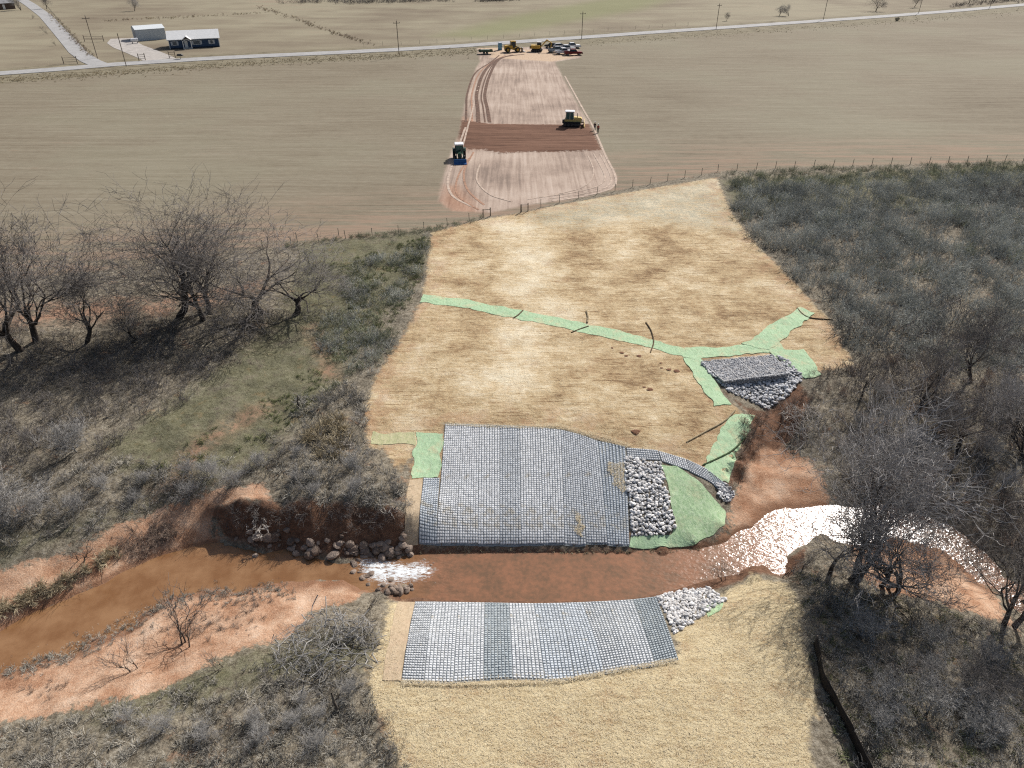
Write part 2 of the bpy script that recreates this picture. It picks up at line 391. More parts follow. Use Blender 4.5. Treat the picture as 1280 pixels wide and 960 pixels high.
# ------------------------------------------------------------------ ground material
def ground_material():
    t = NT('ground_surface')
    A = {k: t.attr('sd_' + k) for k in ('straw', 'nearstraw', 'pale', 'sand', 'soil', 'bare', 'weedy', 'pad', 'band', 'red', 'lot', 'field', 'green', 'verge', 'beyond', 'greenfield')}
    co = t.coord()
    n01 = t.noise(0.12, 5); n05 = t.noise(0.5, 5, 0.65); n2 = t.noise(2.2, 5, 0.7); n9 = t.noise(9.0, 4, 0.75); n30 = t.noise(26.0, 3, 0.7)
    jit = t.math('MULTIPLY', t.math('SUBTRACT', t.noise(1.3, 6, 0.75), 0.5), 3.2)
    jits = t.math('MULTIPLY', t.math('SUBTRACT', n2, 0.5), 1.2)
    def zone(k, soft=0.5, j=1.0, off=0.0):
        v = t.math('MULTIPLY_ADD', jit, j, A[k])
        return t.step(v, -soft + off, soft + off)
    # --- default: rough ground under the brush
    brush = t.ramp(t.math('ADD', t.math('MULTIPLY', n2, 0.55), t.math('MULTIPLY', n9, 0.45)),
                   [(0.36, (0.055, 0.045, 0.032)), (0.46, (0.155, 0.132, 0.098)), (0.55, (0.26, 0.228, 0.175)), (0.66, (0.40, 0.36, 0.29))])
    bare = t.step(t.math('ADD', n05, t.math('MULTIPLY', t.math('SUBTRACT', n9, 0.5), 0.35)), 0.60, 0.70)
    brush = t.mix(t.math('MULTIPLY', bare, 0.55), brush, (0.29, 0.155, 0.09))
    greenc = t.ramp(n9, [(0.3, (0.052, 0.062, 0.026)), (0.7, (0.155, 0.165, 0.078))])
    gmask = t.math('MULTIPLY', zone('green', 1.6, 1.6), t.step(t.math('ADD', t.math('MULTIPLY', n05, 0.5), t.math('MULTIPLY', n2, 0.5)), 0.36, 0.52))
    c = t.mix(t.math('MULTIPLY', gmask, 0.55), brush, greenc)
    c = t.mix(t.math('MULTIPLY', t.math('MULTIPLY', zone('bare', 1.5, 1.2), t.step(t.math('ADD', t.math('MULTIPLY', n2, 0.5), t.math('MULTIPLY', n05, 0.5)), 0.40, 0.58)), 0.8), c, (0.34, 0.20, 0.135))
    # --- sand bars
    sandc = t.ramp(t.math('ADD', t.math('MULTIPLY', n05, 0.6), t.math('MULTIPLY', n9, 0.4)),
                   [(0.34, (0.23, 0.112, 0.064)), (0.45, (0.38, 0.215, 0.132)), (0.56, (0.52, 0.345, 0.235)), (0.70, (0.64, 0.50, 0.385))])
    pz = t.n.new('ShaderNodeSeparateXYZ'); t.l.new(co, pz.inputs[0])
    wet = t.step(t.math('MULTIPLY_ADD', jits, 0.12, pz.outputs[2]), -3.70, -3.92)
    sandc = t.mix(t.math('MULTIPLY', wet, 0.75), sandc, (0.21, 0.105, 0.060))
    litter = t.step(t.math('ADD', t.math('MULTIPLY', n2, 0.6), t.math('MULTIPLY', n9, 0.4)), 0.57, 0.66)
    sandc = t.mix(t.math('MULTIPLY', litter, 0.7), sandc, (0.17, 0.125, 0.085))
    c = t.mix(zone('sand', 0.25, 1.15), c, sandc)
    soilc = t.ramp(t.math('ADD', t.math('MULTIPLY', n2, 0.6), t.math('MULTIPLY', n9, 0.4)), [(0.32, (0.06, 0.034, 0.024)), (0.5, (0.155, 0.086, 0.055)), (0.7, (0.29, 0.170, 0.108))])
    c = t.mix(zone('soil', 0.3, 0.5), c, soilc)
    # --- straw mulch: streaks follow the contour passes of the crimper
    vs = t.mapping(co, (0.45, 1.8, 1), (0, 0, R(8)))
    s1 = t.noise(0.85, 6, 0.68, vs, 1.1)
    vs2 = t.mapping(co, (0.5, 5.5, 1), (0, 0, R(9)))
    s2 = t.noise(1.2, 4, 0.75, vs2, 0.9)
    big = t.noise(0.16, 4, 0.6)
    sm = t.math('ADD', t.math('MULTIPLY', s1, 0.36), t.math('ADD', t.math('MULTIPLY', s2, 0.24), t.math('ADD', t.math('MULTIPLY', n9, 0.22), t.math('MULTIPLY', n30, 0.16))))
    sm = t.math('ADD', sm, t.math('MULTIPLY', t.math('SUBTRACT', big, 0.50), 0.55))
    sm = t.math('ADD', sm, t.math('MULTIPLY', t.math('SUBTRACT', n05, 0.5), 0.22))
    sm = t.math('ADD', sm, t.math('MULTIPLY', t.math('SUBTRACT', n2, 0.5), 0.28))
    sm = t.math('ADD', sm, t.math('MULTIPLY', zone('pale', 3.0, 1.2), 0.12))
    furrow = t.step(t.noise(1.0, 3, 0.6, t.mapping(co, (0.30, 6.5, 1), (0, 0, R(10))), 0.7), 0.42, 0.34)
    sm = t.math('SUBTRACT', sm, t.math('MULTIPLY', furrow, 0.12))
    straw = t.ramp(sm, [(0.33, (0.19, 0.118, 0.064)), (0.42, (0.36, 0.255, 0.145)), (0.50, (0.50, 0.385, 0.230)), (0.58, (0.61, 0.50, 0.335)), (0.70, (0.73, 0.645, 0.48))])
    straw = t.mix(t.math('MULTIPLY', t.math('MULTIPLY', zone('weedy', 3.0, 1.6), t.step(t.math('ADD', t.math('MULTIPLY', s1, 0.5), t.math('MULTIPLY', n2, 0.5)), 0.38, 0.58)), 0.75), straw, t.ramp(n9, [(0.3, (0.19, 0.18, 0.125)), (0.7, (0.46, 0.44, 0.345))]))
    edge = t.step(A['straw'], 5.0, 0.0)
    straw = t.mix(t.math('MULTIPLY', t.math('MULTIPLY', edge, t.step(n05, 0.45, 0.6)), 0.5), straw, (0.36, 0.205, 0.12))
    ns = t.math('ADD', t.math('MULTIPLY', t.noise(1.6, 5, 0.7, t.mapping(co, (0.55, 1.8, 1), (0, 0, R(12))), 0.6), 0.42), t.math('ADD', t.math('MULTIPLY', t.noise(7.0, 4, 0.75, t.mapping(co, (0.6, 1.7, 1), (0, 0, R(-15)))), 0.36), t.math('MULTIPLY', n30, 0.22)))
    nearst = t.ramp(ns, [(0.34, (0.22, 0.135, 0.068)), (0.43, (0.42, 0.325, 0.185)), (0.52, (0.57, 0.475, 0.30)), (0.7, (0.68, 0.595, 0.41))])
    nearst = t.mix(t.math('MULTIPLY', t.step(t.math('ADD', n05, t.math('MULTIPLY', t.math('SUBTRACT', n9, 0.5), 0.7)), 0.54, 0.68), 0.55), nearst, (0.30, 0.185, 0.10))
    thin = t.step(t.math('ADD', t.math('MULTIPLY', t.noise(0.33, 5, 0.7), 0.6), t.math('MULTIPLY', n9, 0.4)), 0.54, 0.64)
    straw = t.mix(t.math('MULTIPLY', thin, 0.5), straw, (0.33, 0.20, 0.115))
    straw = t.mix(zone('nearstraw', 0.3, 0.0), straw, nearst)
    c = t.mix(zone('straw', 0.30, 0.75), c, straw)
    # --- field: dormant grass with drill rows
    vf = t.mapping(co, (0.055, 0.6, 1), (0, 0, R(-9)))
    f1 = t.noise(1.0, 5, 0.65, vf, 0.4)
    vf2 = t.mapping(co, (0.03, 2.2, 1), (0, 0, R(-9)))
    f2 = t.noise(1.0, 3, 0.6, vf2, 0.2)
    f3 = t.noise(0.02, 4, 0.55)
    fs = t.math('ADD', t.math('MULTIPLY', f1, 0.25), t.math('ADD', t.math('MULTIPLY', f2, 0.20), t.math('ADD', t.math('MULTIPLY', f3, 0.24), t.math('ADD', t.math('MULTIPLY', t.noise(1.1, 6, 0.75, t.mapping(co, (0.5, 1.2, 1))), 0.24), t.math('MULTIPLY', n9, 0.12)))))
    field = t.ramp(fs, [(0.40, (0.132, 0.106, 0.075)), (0.48, (0.192, 0.162, 0.117)), (0.55, (0.228, 0.199, 0.147)), (0.66, (0.295, 0.265, 0.204))])
    redrow = t.math('MULTIPLY', t.step(f1, 0.60, 0.70), t.step(n05, 0.4, 0.6))
    field = t.mix(t.math('MULTIPLY', redrow, 0.35), field, (0.24, 0.15, 0.10))
    gtint = t.step(f3, 0.48, 0.62)
    field = t.mix(t.math('MULTIPLY', gtint, 0.25), field, (0.205, 0.195, 0.135))
    # margin along the tree line: bare red rows
    marg = t.math('MULTIPLY', t.step(A['field'], 26.0, 2.0), t.step(f1, 0.42, 0.60))
    field = t.mix(t.math('MULTIPLY', marg, 0.55), field, (0.31, 0.20, 0.145))
    # beyond the road
    b1 = t.noise(0.010, 5, 0.6, t.mapping(co, (1, 0.6, 1)))
    b2 = t.noise(0.05, 5, 0.65, t.mapping(co, (0.6, 1.6, 1)))
    bey = t.ramp(t.math('ADD', t.math('MULTIPLY', b1, 0.6), t.math('MULTIPLY', b2, 0.4)), [(0.36, (0.165, 0.132, 0.096)), (0.47, (0.225, 0.192, 0.138)), (0.56, (0.275, 0.245, 0.175)), (0.68, (0.265, 0.200, 0.148))])
    bey = t.mix(t.math('MULTIPLY', zone('greenfield', 10, 3.0), 0.75), bey, (0.20, 0.205, 0.105))
    field = t.mix(t.step(A['beyond'], -1.0, 1.0), field, bey)
    ver = t.ramp(t.math('ADD', t.math('MULTIPLY', t.noise(0.35, 5, 0.7, t.mapping(co, (0.6, 1.5, 1))), 0.7), t.math('MULTIPLY', n2, 0.3)), [(0.36, (0.075, 0.06, 0.038)), (0.5, (0.20, 0.175, 0.12)), (0.68, (0.31, 0.275, 0.20))])
    field = t.mix(t.math('MULTIPLY', zone('verge', 1.6, 1.2), 0.85), field, ver)
    # graded pad
    vp = t.mapping(co, (1.5, 0.06, 1), (0, 0, R(3)))
    p1 = t.noise(1.0, 4, 0.6, vp, 0.5); p2 = t.noise(0.07, 4, 0.6)
    ps = t.math('ADD', t.math('MULTIPLY', p1, 0.4), t.math('ADD', t.math('MULTIPLY', p2, 0.45), t.math('MULTIPLY', n2, 0.15)))
    pad = t.ramp(ps, [(0.38, (0.215, 0.165, 0.135)), (0.47, (0.325, 0.250, 0.202)), (0.55, (0.415, 0.330, 0.270)), (0.66, (0.50, 0.415, 0.350))])
    lot = t.ramp(n2, [(0.35, (0.40, 0.27, 0.18)), (0.65, (0.56, 0.45, 0.33))])
    pad = t.mix(zone('lot', 0.8, 0.5), pad, lot)
    redc = t.ramp(t.math('ADD', t.math('MULTIPLY', p1, 0.5), t.math('MULTIPLY', n2, 0.5)), [(0.35, (0.24, 0.125, 0.08)), (0.65, (0.43, 0.265, 0.18))])
    pad = t.mix(t.math('MULTIPLY', zone('red', 2.0, 0.8), 0.8), pad, redc)
    vb = t.mapping(co, (0.07, 1.6, 1), (0, 0, R(-2)))
    bd = t.noise(1.0, 5, 0.65, vb, 0.4)
    band = t.ramp(bd, [(0.3, (0.070, 0.036, 0.024)), (0.5, (0.145, 0.078, 0.052)), (0.68, (0.21, 0.120, 0.082))])
    pad = t.mix(zone('band', 0.4, 1.3), pad, band)
    field = t.mix(zone('pad', 0.5, 0.45), field, pad)
    fm = t.step(t.math('MULTIPLY_ADD', jit, 0.5, A['field']), -0.6, 0.6)
    c = t.mix(fm, c, field)
    hb = t.math('ADD', t.math('MULTIPLY', n2, 0.5), t.math('ADD', t.math('MULTIPLY', n9, 0.4), t.math('MULTIPLY', n30, 0.2)))
    far = t.math('SUBTRACT', 1.0, t.math('MULTIPLY', fm, 0.8))
    b = t.n.new('ShaderNodeBump'); b.inputs['Distance'].default_value = 0.22
    t.set(b.inputs['Strength'], t.math('MULTIPLY', far, 0.8)); t.set(b.inputs['Height'], hb)
    t.bsdf.inputs['Specular IOR Level'].default_value = 0.08
    return t.fin(c, 0.92, b.outputs[0])

def axis(parts):
    a = []
    for s, e, d in parts:
        a += list(np.arange(s, e - 1e-6, d))
    return np.array(a)
def growing(start, end, d, k=1.25):
    r = [start]
    while r[-1] < end:
        r.append(r[-1] + d); d *= k
    return r[1:]
xs = axis([(-90, -50, 0.7), (-50, 54, 0.34), (54, 90.01, 0.7)])
xs = np.array(sorted([-v for v in growing(90, 5000, 1.5, 1.22)]) + list(xs) + growing(xs[-1], 5000, 1.5, 1.22))
ys = axis([(14, 30, 0.38), (30, 58, 0.25), (58, 128, 0.5), (128, 200, 1.0), (200, 300, 2.0)])
ys = np.array([-400, -150, -60, -20, 0, 8] + list(ys) + growing(ys[-1], 9000, 3.0, 1.2))
GX, GY = np.meshgrid(xs, ys)
SD = {k: usdf(GX, GY, v) for k, v in Z.items()}
GZ = Hbase(GX, GY) + Hnoise(GX, GY, SD)
# soil heaps in the dark spread layer, slight crown of the far land
GZ += np.where(SD['band'] > -0.5, sstep(-0.5, 1.0, SD['band']) * (0.16 + 0.10 * fbm(GX, GY, 0.7, 3)), 0)
V = np.stack([GX, GY, GZ], -1).reshape(-1, 3)
nx, ny = len(xs), len(ys)
I = np.arange(nx * ny).reshape(ny, nx)
F = np.stack([I[:-1, :-1], I[:-1, 1:], I[1:, 1:], I[1:, :-1]], -1).reshape(-1, 4)
GROUND_MAT = ground_material()
gme = mesh_np('ground', V, F, GROUND_MAT, True)
for k in SD:
    if k == 'smooth': continue
    a = gme.attributes.new('sd_' + k, 'FLOAT', 'POINT')
    a.data.foreach_set('value', np.clip(SD[k], -60, 60).astype(np.float32).ravel())
tag(link('ground', gme), kind='structure')

def H(x, y):
    """height of the built ground sheet (bilinear on its grid)"""
    x = np.asarray(x, float); y = np.asarray(y, float)
    i = np.clip(np.searchsorted(xs, x) - 1, 0, nx - 2); j = np.clip(np.searchsorted(ys, y) - 1, 0, ny - 2)
    fx = np.clip((x - xs[i]) / (xs[i + 1] - xs[i]), 0, 1); fy = np.clip((y - ys[j]) / (ys[j + 1] - ys[j]), 0, 1)
    return (GZ[j, i] * (1 - fx) + GZ[j, i + 1] * fx) * (1 - fy) + (GZ[j + 1, i] * (1 - fx) + GZ[j + 1, i + 1] * fx) * fy
def ground_pts(pts, hf=None):
    pts = np.asarray(pts, float)
    z = np.full(len(pts), -1.0)
    for _ in range(40):
        q = onlevel(pts[:, 0], pts[:, 1], z)
        z = 0.5 * z + 0.5 * H(q[:, 0], q[:, 1])
    return onlevel(pts[:, 0], pts[:, 1], z)

# ------------------------------------------------------------------ creek water
def water_material():
    t = NT('creek_water')
    co = t.coord()
    rip = t.attr('ripple'); foam = t.attr('foam'); shal = t.attr('shallow')
    n1 = t.noise(0.6, 4, 0.6); n3 = t.noise(2.5, 4, 0.6)
    deep = t.ramp(n1, [(0.35, (0.19, 0.094, 0.042)), (0.65, (0.27, 0.150, 0.075))])
    shl = t.ramp(t.math('ADD', t.math('MULTIPLY', n1, 0.5), t.math('MULTIPLY', n3, 0.5)), [(0.38, (0.15, 0.09, 0.055)), (0.6, (0.255, 0.125, 0.072))])
    c = t.mix(shal, deep, shl)
    vw = t.mapping(co, (1.0, 2.1, 1.0), (0, 0, R(18)))
    w1 = t.noise(1.5, 2, 0.5, vw, 0.4); w2 = t.noise(3.6, 2, 0.5, t.mapping(co, (1.2, 1.7, 1), (0, 0, R(-25))), 0.3)
    hgt = t.math('ADD', t.math('MULTIPLY', w1, 0.62), t.math('MULTIPLY', w2, 0.30))
    b = t.n.new('ShaderNodeBump'); b.inputs['Distance'].default_value = 0.07
    t.set(b.inputs['Strength'], t.math('ADD', t.math('MULTIPLY', rip, 0.9), 0.02)); t.set(b.inputs['Height'], hgt)
    fm = t.step(t.math('MULTIPLY', foam, t.math('MULTIPLY_ADD', t.math('SUBTRACT', t.noise(3.2, 6, 0.8, t.mapping(co, (0.7, 1.8, 1), (0, 0, R(-8))), 0.8), 0.5), 5.5, 1.1)), 0.42, 1.0)
    c = t.mix(fm, c, (0.70, 0.74, 0.76))
    t.bsdf.inputs['Specular IOR Level'].default_value = 0.5
    t.bsdf.inputs['IOR'].default_value = 1.33
    return t.fin(c, t.math('ADD', t.math('ADD', 0.13, t.math('MULTIPLY', rip, 0.05)), t.math('MULTIPLY', fm, 0.5)), b.outputs[0])
wx = axis([(-60, 62, 0.3)]); wy = axis([(22, 50, 0.3)])
WX, WY = np.meshgrid(wx, wy)
def fsd(poly_px):
    return sdf(WX, WY, onlevel([p[0] for p in poly_px], [p[1] for p in poly_px], WATER))
foam = 0.9 * sstep(-1.0, 1.1, fsd([(446, 700), (478, 698), (500, 704), (530, 702), (545, 712), (536, 724), (505, 730), (478, 732), (455, 722)]))
rip = np.clip(sstep(-6, 9, WX - onlevel([800], [705], WATER)[0, 0]) + 0.9 * sstep(-1.5, 0.5, fsd([(440, 695), (560, 692), (570, 740), (450, 740)])), 0, 1)
shal = np.clip(sstep(onlevel([540], [715], WATER)[0, 0] - 3, onlevel([540], [715], WATER)[0, 0] + 1, WX), 0, 1)
WZ = WATER + foam * (0.05 + 0.10 * fbm(WX, WY, 2.2, 3)) + 0.012 * rip * fbm(WX, WY, 1.2, 2)
I = np.arange(WX.size).reshape(WX.shape)
HW = Hbase(WX, WY)
keep = (HW < WATER + 0.9)
kq = keep[:-1, :-1] | keep[1:, 1:] | keep[:-1, 1:] | keep[1:, :-1]
F = np.stack([I[:-1, :-1], I[:-1, 1:], I[1:, 1:], I[1:, :-1]], -1)[kq].reshape(-1, 4)
used = np.unique(F); remap = np.full(WX.size, -1); remap[used] = np.arange(len(used))
wme = mesh_np('creek_water', np.stack([WX, WY, WZ], -1).reshape(-1, 3)[used], remap[F], water_material(), True)
for nm, arr in (('foam', foam), ('ripple', rip), ('shallow', shal)):
    a = wme.attributes.new(nm, 'FLOAT', 'POINT'); a.data.foreach_set('value', arr.ravel()[used].astype(np.float32))
tag(link('creek_water', wme), 'shallow muddy brown creek running across the site', kind='structure')

# ------------------------------------------------------------------ draped sheets
def resample(P, n):
    P = np.asarray(P, float)
    d = np.concatenate([[0], np.cumsum(np.linalg.norm(np.diff(P, axis=0), axis=1))])
    s = np.linspace(0, d[-1], n)
    return np.stack([np.interp(s, d, P[:, i]) for i in range(P.shape[1])], -1)
def sheet(name, edgeA, edgeB, n, m, mat, lift=0.02, thick=0.015, parent=None, world=False, wob=0.0, hf=H):
    A = resample(edgeA if world else ground_pts(edgeA), n); B = resample(edgeB if world else ground_pts(edgeB), n)
    s = np.linspace(0, 1, m)[None, :, None]
    Q = A[:, None] * (1 - s) + B[:, None] * s
    if wob:
        Q = Q + wob * np.stack([fbm(Q[..., 0], Q[..., 1], 0.8, 3), fbm(Q[..., 0] + 40, Q[..., 1], 0.8, 3)], -1)
    zz = hf(Q[..., 0], Q[..., 1]) + lift
    if wob: zz = zz + 0.05 * np.maximum(0, fbm(Q[..., 0], Q[..., 1], 1.5, 3))
    T = np.concatenate([Q, zz[..., None]], -1).reshape(-1, 3)
    N = n * m
    Bm = T - np.array([0, 0, thick + lift + 0.03])
    I = np.arange(N).reshape(n, m)
    F = [np.stack([I[:-1, :-1], I[1:, :-1], I[1:, 1:], I[:-1, 1:]], -1).reshape(-1, 4)]
    ring = np.concatenate([I[0, :], I[1:, -1], I[-1, -2::-1], I[-2:0:-1, 0]])
    r2 = np.roll(ring, -1)
    F.append(np.stack([ring, r2, r2 + N, ring + N], -1))
    F = np.vstack(F)
    me = mesh_np(name, np.vstack([T, Bm]), F, mat, True)
    bm = bmesh.new(); bm.from_mesh(me)
    bmesh.ops.delete(bm, geom=[v for v in bm.verts if not v.link_faces], context='VERTS')
    bmesh.ops.recalc_face_normals(bm, faces=bm.faces); bm.to_mesh(me); bm.free()
    me.polygons.foreach_set('use_smooth', np.zeros(len(me.polygons), bool))
    return link(name, me, parent)

t = NT('gravel_road'); n = t.noise(0.9, 5, 0.7); n2 = t.noise(0.25, 3, 0.6, t.mapping(None, (1, 1, 1)))
ROAD_MAT = t.fin(t.ramp(t.math('ADD', t.math('MULTIPLY', n, 0.5), t.math('MULTIPLY', n2, 0.5)), [(0.35, (0.27, 0.265, 0.26)), (0.65, (0.39, 0.385, 0.38))]), 0.9)
def ribbon(name, pts_w, width, mat, lift, n, m=5, taper=False):
    P = resample(pts_w, n)
    d = np.gradient(P, axis=0); d /= np.linalg.norm(d, axis=1)[:, None]
    nn = np.stack([-d[:, 1], d[:, 0]], -1)
    w = width / 2
    return sheet(name, P + nn * w, P - nn * w, n, m, mat, lift, 0.02, world=True, hf=H)
tag(ribbon('road', _rw, 7.0, ROAD_MAT, 0.12, 160), 'pale gravel road crossing behind the field', kind='structure')
side = onlevel([128, 112, 97, 77, 57, 38, 18], [82.5, 76, 65, 42, 20, 6, -6], 0.0)
tag(ribbon('side_road', side, 5.2, ROAD_MAT, 0.10, 60), 'pale gravel side road running away past the pasture', kind='structure')
drive = onlevel([205, 195, 178, 160, 152, 156], [78, 72, 65, 58, 53, 48], 0.0)
tag(ribbon('driveway', drive, 9.5, simple('driveway_gravel', (0.40, 0.37, 0.34), 0.9, 0.15, 0.5), 0.06, 40), 'curved gravel driveway in front of the navy house', kind='structure')

# wheel tracks on the graded pad
trk_dark = simple('track_dark_soil', (0.13, 0.075, 0.052), 0.95, 0.35, 1.2)
trk_pale = simple('track_pale_soil', (0.45, 0.355, 0.285), 0.95, 0.25, 1.2)
trk_red = simple('track_red_soil', (0.34, 0.20, 0.135), 0.95, 0.25, 1.2)
def track(pts, w, mat, n=40):
    q = onlevel([p[0] for p in pts], [p[1] for p in pts], 0.0)
    return tag(ribbon('wheel_track', q, w * 0.6, mat, 0.03 + random.random() * 0.02, n, 3), kind='structure')
def smooth_px(pts, n=24):
    P = np.array(pts, float); tt = np.linspace(0, len(P) - 1, n)
    # Catmull-Rom
    out = []
    for u in tt:
        i = min(int(u), len(P) - 2); f = u - i
        p0, p1, p2, p3 = P[max(i - 1, 0)], P[i], P[i + 1], P[min(i + 2, len(P) - 1)]
        out.append(0.5 * (2 * p1 + (p2 - p0) * f + (2 * p0 - 5 * p1 + 4 * p2 - p3) * f * f + (3 * p1 - p0 - 3 * p2 + p3) * f ** 3))
    return np.array(out)
for k, off in enumerate((0, 5, 12, 19, 26)):
    track(smooth_px([(655 - off * 1.2, 68 + off * 0.05), (626 - off * 0.5, 73 + 0.2 * off), (613 - off * 0.75, 92), (606 - off * 0.85, 118), (609 - off * 1.0, 135), (612 - off * 1.15, 153)]), (1.3, 0.6, 1.5, 0.7, 0.8)[k], (trk_dark, trk_dark, trk_dark, trk_red, trk_dark)[k])
for pts, w, mm in [([(706, 95), (728, 135), (742, 160), (757, 195), (770, 222), (764, 236), (735, 244), (690, 251)], 0.7, trk_pale), ([(750, 192), (764, 222), (756, 235), (728, 242), (688, 248)], 0.5, trk_pale),
                   ([(742, 192), (756, 220), (748, 232), (720, 240), (680, 246)], 0.45, trk_pale), ([(582, 160), (571, 190), (560, 225), (566, 245), (590, 258)], 0.7, trk_pale), ([(600, 100), (590, 140), (578, 185)], 0.6, trk_pale),
                   ([(592, 190), (580, 215), (585, 238), (605, 256)], 0.6, trk_red), ([(586, 198), (572, 222), (572, 244), (598, 262)], 0.5, trk_red), ([(735, 195), (742, 215), (732, 232), (700, 242), (660, 249)], 0.4, trk_pale),
                   ([(600, 205), (596, 225), (612, 243), (640, 252)], 0.5, trk_pale)]:
    track(smooth_px(pts), w, mm)

# ------------------------------------------------------------------ concrete block mats
def concrete_mat_material(name, tint):
    t = NT(name)
    v = t.attr('block_tone'); n = t.noise(14, 4, 0.7); big = t.noise(0.6, 4, 0.65)
    base = t.ramp(v, [(0.0, tuple(0.72 * c for c in tint)), (1.0, tint)])
    base = t.mix(t.math('MULTIPLY', t.step(n, 0.42, 0.3), 0.5), base, (0.20, 0.19, 0.17))
    base = t.mix(t.math('MULTIPLY', t.step(big, 0.58, 0.70), 0.55), base, (0.44, 0.38, 0.27))
    return t.fin(base, 0.85, t.bump(n, 0.3, 0.02))
CONC = [concrete_mat_material('concrete_grey', (0.66, 0.68, 0.70)), concrete_mat_material('concrete_pale', (0.79, 0.80, 0.81)), concrete_mat_material('concrete_blue', (0.58, 0.62, 0.66)), concrete_mat_material('concrete_slate', (0.42, 0.465, 0.49))]
t = NT('mat_underlay'); n = t.noise(7, 4, 0.7)
UNDER = t.fin(t.ramp(t.math('ADD', t.math('MULTIPLY', n, 0.5), t.math('MULTIPLY', t.noise(0.8, 4), 0.5)), [(0.36, (0.10, 0.115, 0.125)), (0.50, (0.21, 0.235, 0.25)), (0.70, (0.38, 0.365, 0.31))]), 0.9)
def block_mat(L0, L1, R0, R1, mat, label, group, cols=8, pitch=0.212, seed=0, curve=None):
    """a roll of mat between its left edge L0->L1 and right edge R0->R1 (photo points on the ground, 0 = creek end)"""
    q = ground_pts([L0, L1, R0, R1])
    mid0 = (q[0] + q[2]) / 2
    root = empty('concrete_block_mat', (mid0[0], mid0[1], float(H(mid0[:1], mid0[1:])[0])), 0, label, 'mat', group)
    org = np.array(root.location)
    ln = 0.5 * (np.linalg.norm(q[1] - q[0]) + np.linalg.norm(q[3] - q[2]))
    slope = 1.03
    rows = max(3, int(ln * slope / pitch))
    rng = np.random.default_rng(seed)
    uu = (np.arange(cols) + 0.5) / cols; vv = (np.arange(rows) + 0.5) / rows
    U, Vv = np.meshgrid(uu, vv)
    def at(u, v):
        u = u[..., None]; v = v[..., None]
        return (q[0] * (1 - u) + q[2] * u) * (1 - v) + (q[1] * (1 - u) + q[3] * u) * v
    P = at(U, Vv).reshape(-1, 2)
    P = P + rng.normal(0, 0.006, P.shape)
    ex = (q[2] - q[0]) / np.linalg.norm(q[2] - q[0]); ey = (q[1] - q[0]) / np.linalg.norm(q[1] - q[0])
    wcol = np.linalg.norm(q[2] - q[0]) / cols
    bh, bt, hgt = 0.41 * min(wcol, pitch * 1.05), 0.26 * min(wcol, pitch * 1.05), 0.07
    tmpl = [(-bh, -bh, 0), (bh, -bh, 0), (bh, bh, 0), (-bh, bh, 0), (-bt, -bt, 1), (bt, -bt, 1), (bt, bt, 1), (-bt, bt, 1)]
    fc = [(0, 1, 5, 4), (1, 2, 6, 5), (2, 3, 7, 6), (3, 0, 4, 7), (4, 5, 6, 7)]
    V = []; nb = len(P)
    for (a, b, h) in tmpl:
        xy = P + a * ex + b * ey
        z = H(xy[:, 0], xy[:, 1]) + 0.035 + h * hgt
        V.append(np.concatenate([xy, z[:, None]], 1))
    V = np.stack(V, 1).reshape(-1, 3) - org
    F = (np.array(fc)[None] + 8 * np.arange(nb)[:, None, None]).reshape(-1, 4)
    me = mesh_np('block_field', V, F, mat)
    a = me.attributes.new('block_tone', 'FLOAT', 'POINT')
    a.data.foreach_set('value', np.repeat(rng.random(nb), 8).astype(np.float32))
    b = link('block_field', me, root); tag(b, kind='stuff')
    nr, ncl = max(6, rows // 3), 4
    U, Vv = np.meshgrid(np.linspace(-0.005, 1.0, ncl), np.linspace(-0.01, 1.01, nr))
    S = at(U, Vv); zz = H(S[..., 0], S[..., 1]) + 0.03
    T = np.concatenate([S, zz[..., None]], -1).reshape(-1, 3) - org
    I = np.arange(nr * ncl).reshape(nr, ncl)
    link('underlay', mesh_np('underlay', T, np.stack([I[:-1, :-1], I[:-1, 1:], I[1:, 1:], I[1:, :-1]], -1).reshape(-1, 4), UNDER, True), root)
    return root
ordn = ['leftmost', 'second', 'third', 'fourth', 'fifth', 'sixth', 'seventh', 'eighth', 'ninth', 'tenth']
fb = [546, 571, 597.5, 624.8, 651.5, 679, 705.8, 732.5, 759.3, 787]
fbl = [681, 680.5, 680.5, 680, 680, 680, 679.5, 680, 680, 681]
ft = [(556.5, 531), (577, 531), (599, 532), (624.8, 532.5), (649.5, 533.5), (675, 535), (701, 538), (724, 543.5), (747, 552), (782, 559)]
g1 = 'block mats laid side by side on the far bank'
block_mat((524, 679), (529.5, 598), (546, 681), (549.5, 598), CONC[2], 'short dark-gapped block mat below the square green blanket on the far bank', g1, 7, seed=1)
for i in range(9):
    jt = random.uniform(-1.0, 1.0)
    block_mat((fb[i], fbl[i] + jt), ft[i], (fb[i + 1] - 0.25, fbl[i + 1] + jt), (ft[i + 1][0] - 0.2, ft[i + 1][1]), CONC[(1, 1, 1, 0, 1, 1, 0, 0, 2)[i]],
              f'full-length grey block mat, {ordn[i] if i else "first"} from the left on the far bank', g1, 8, seed=10 + i)
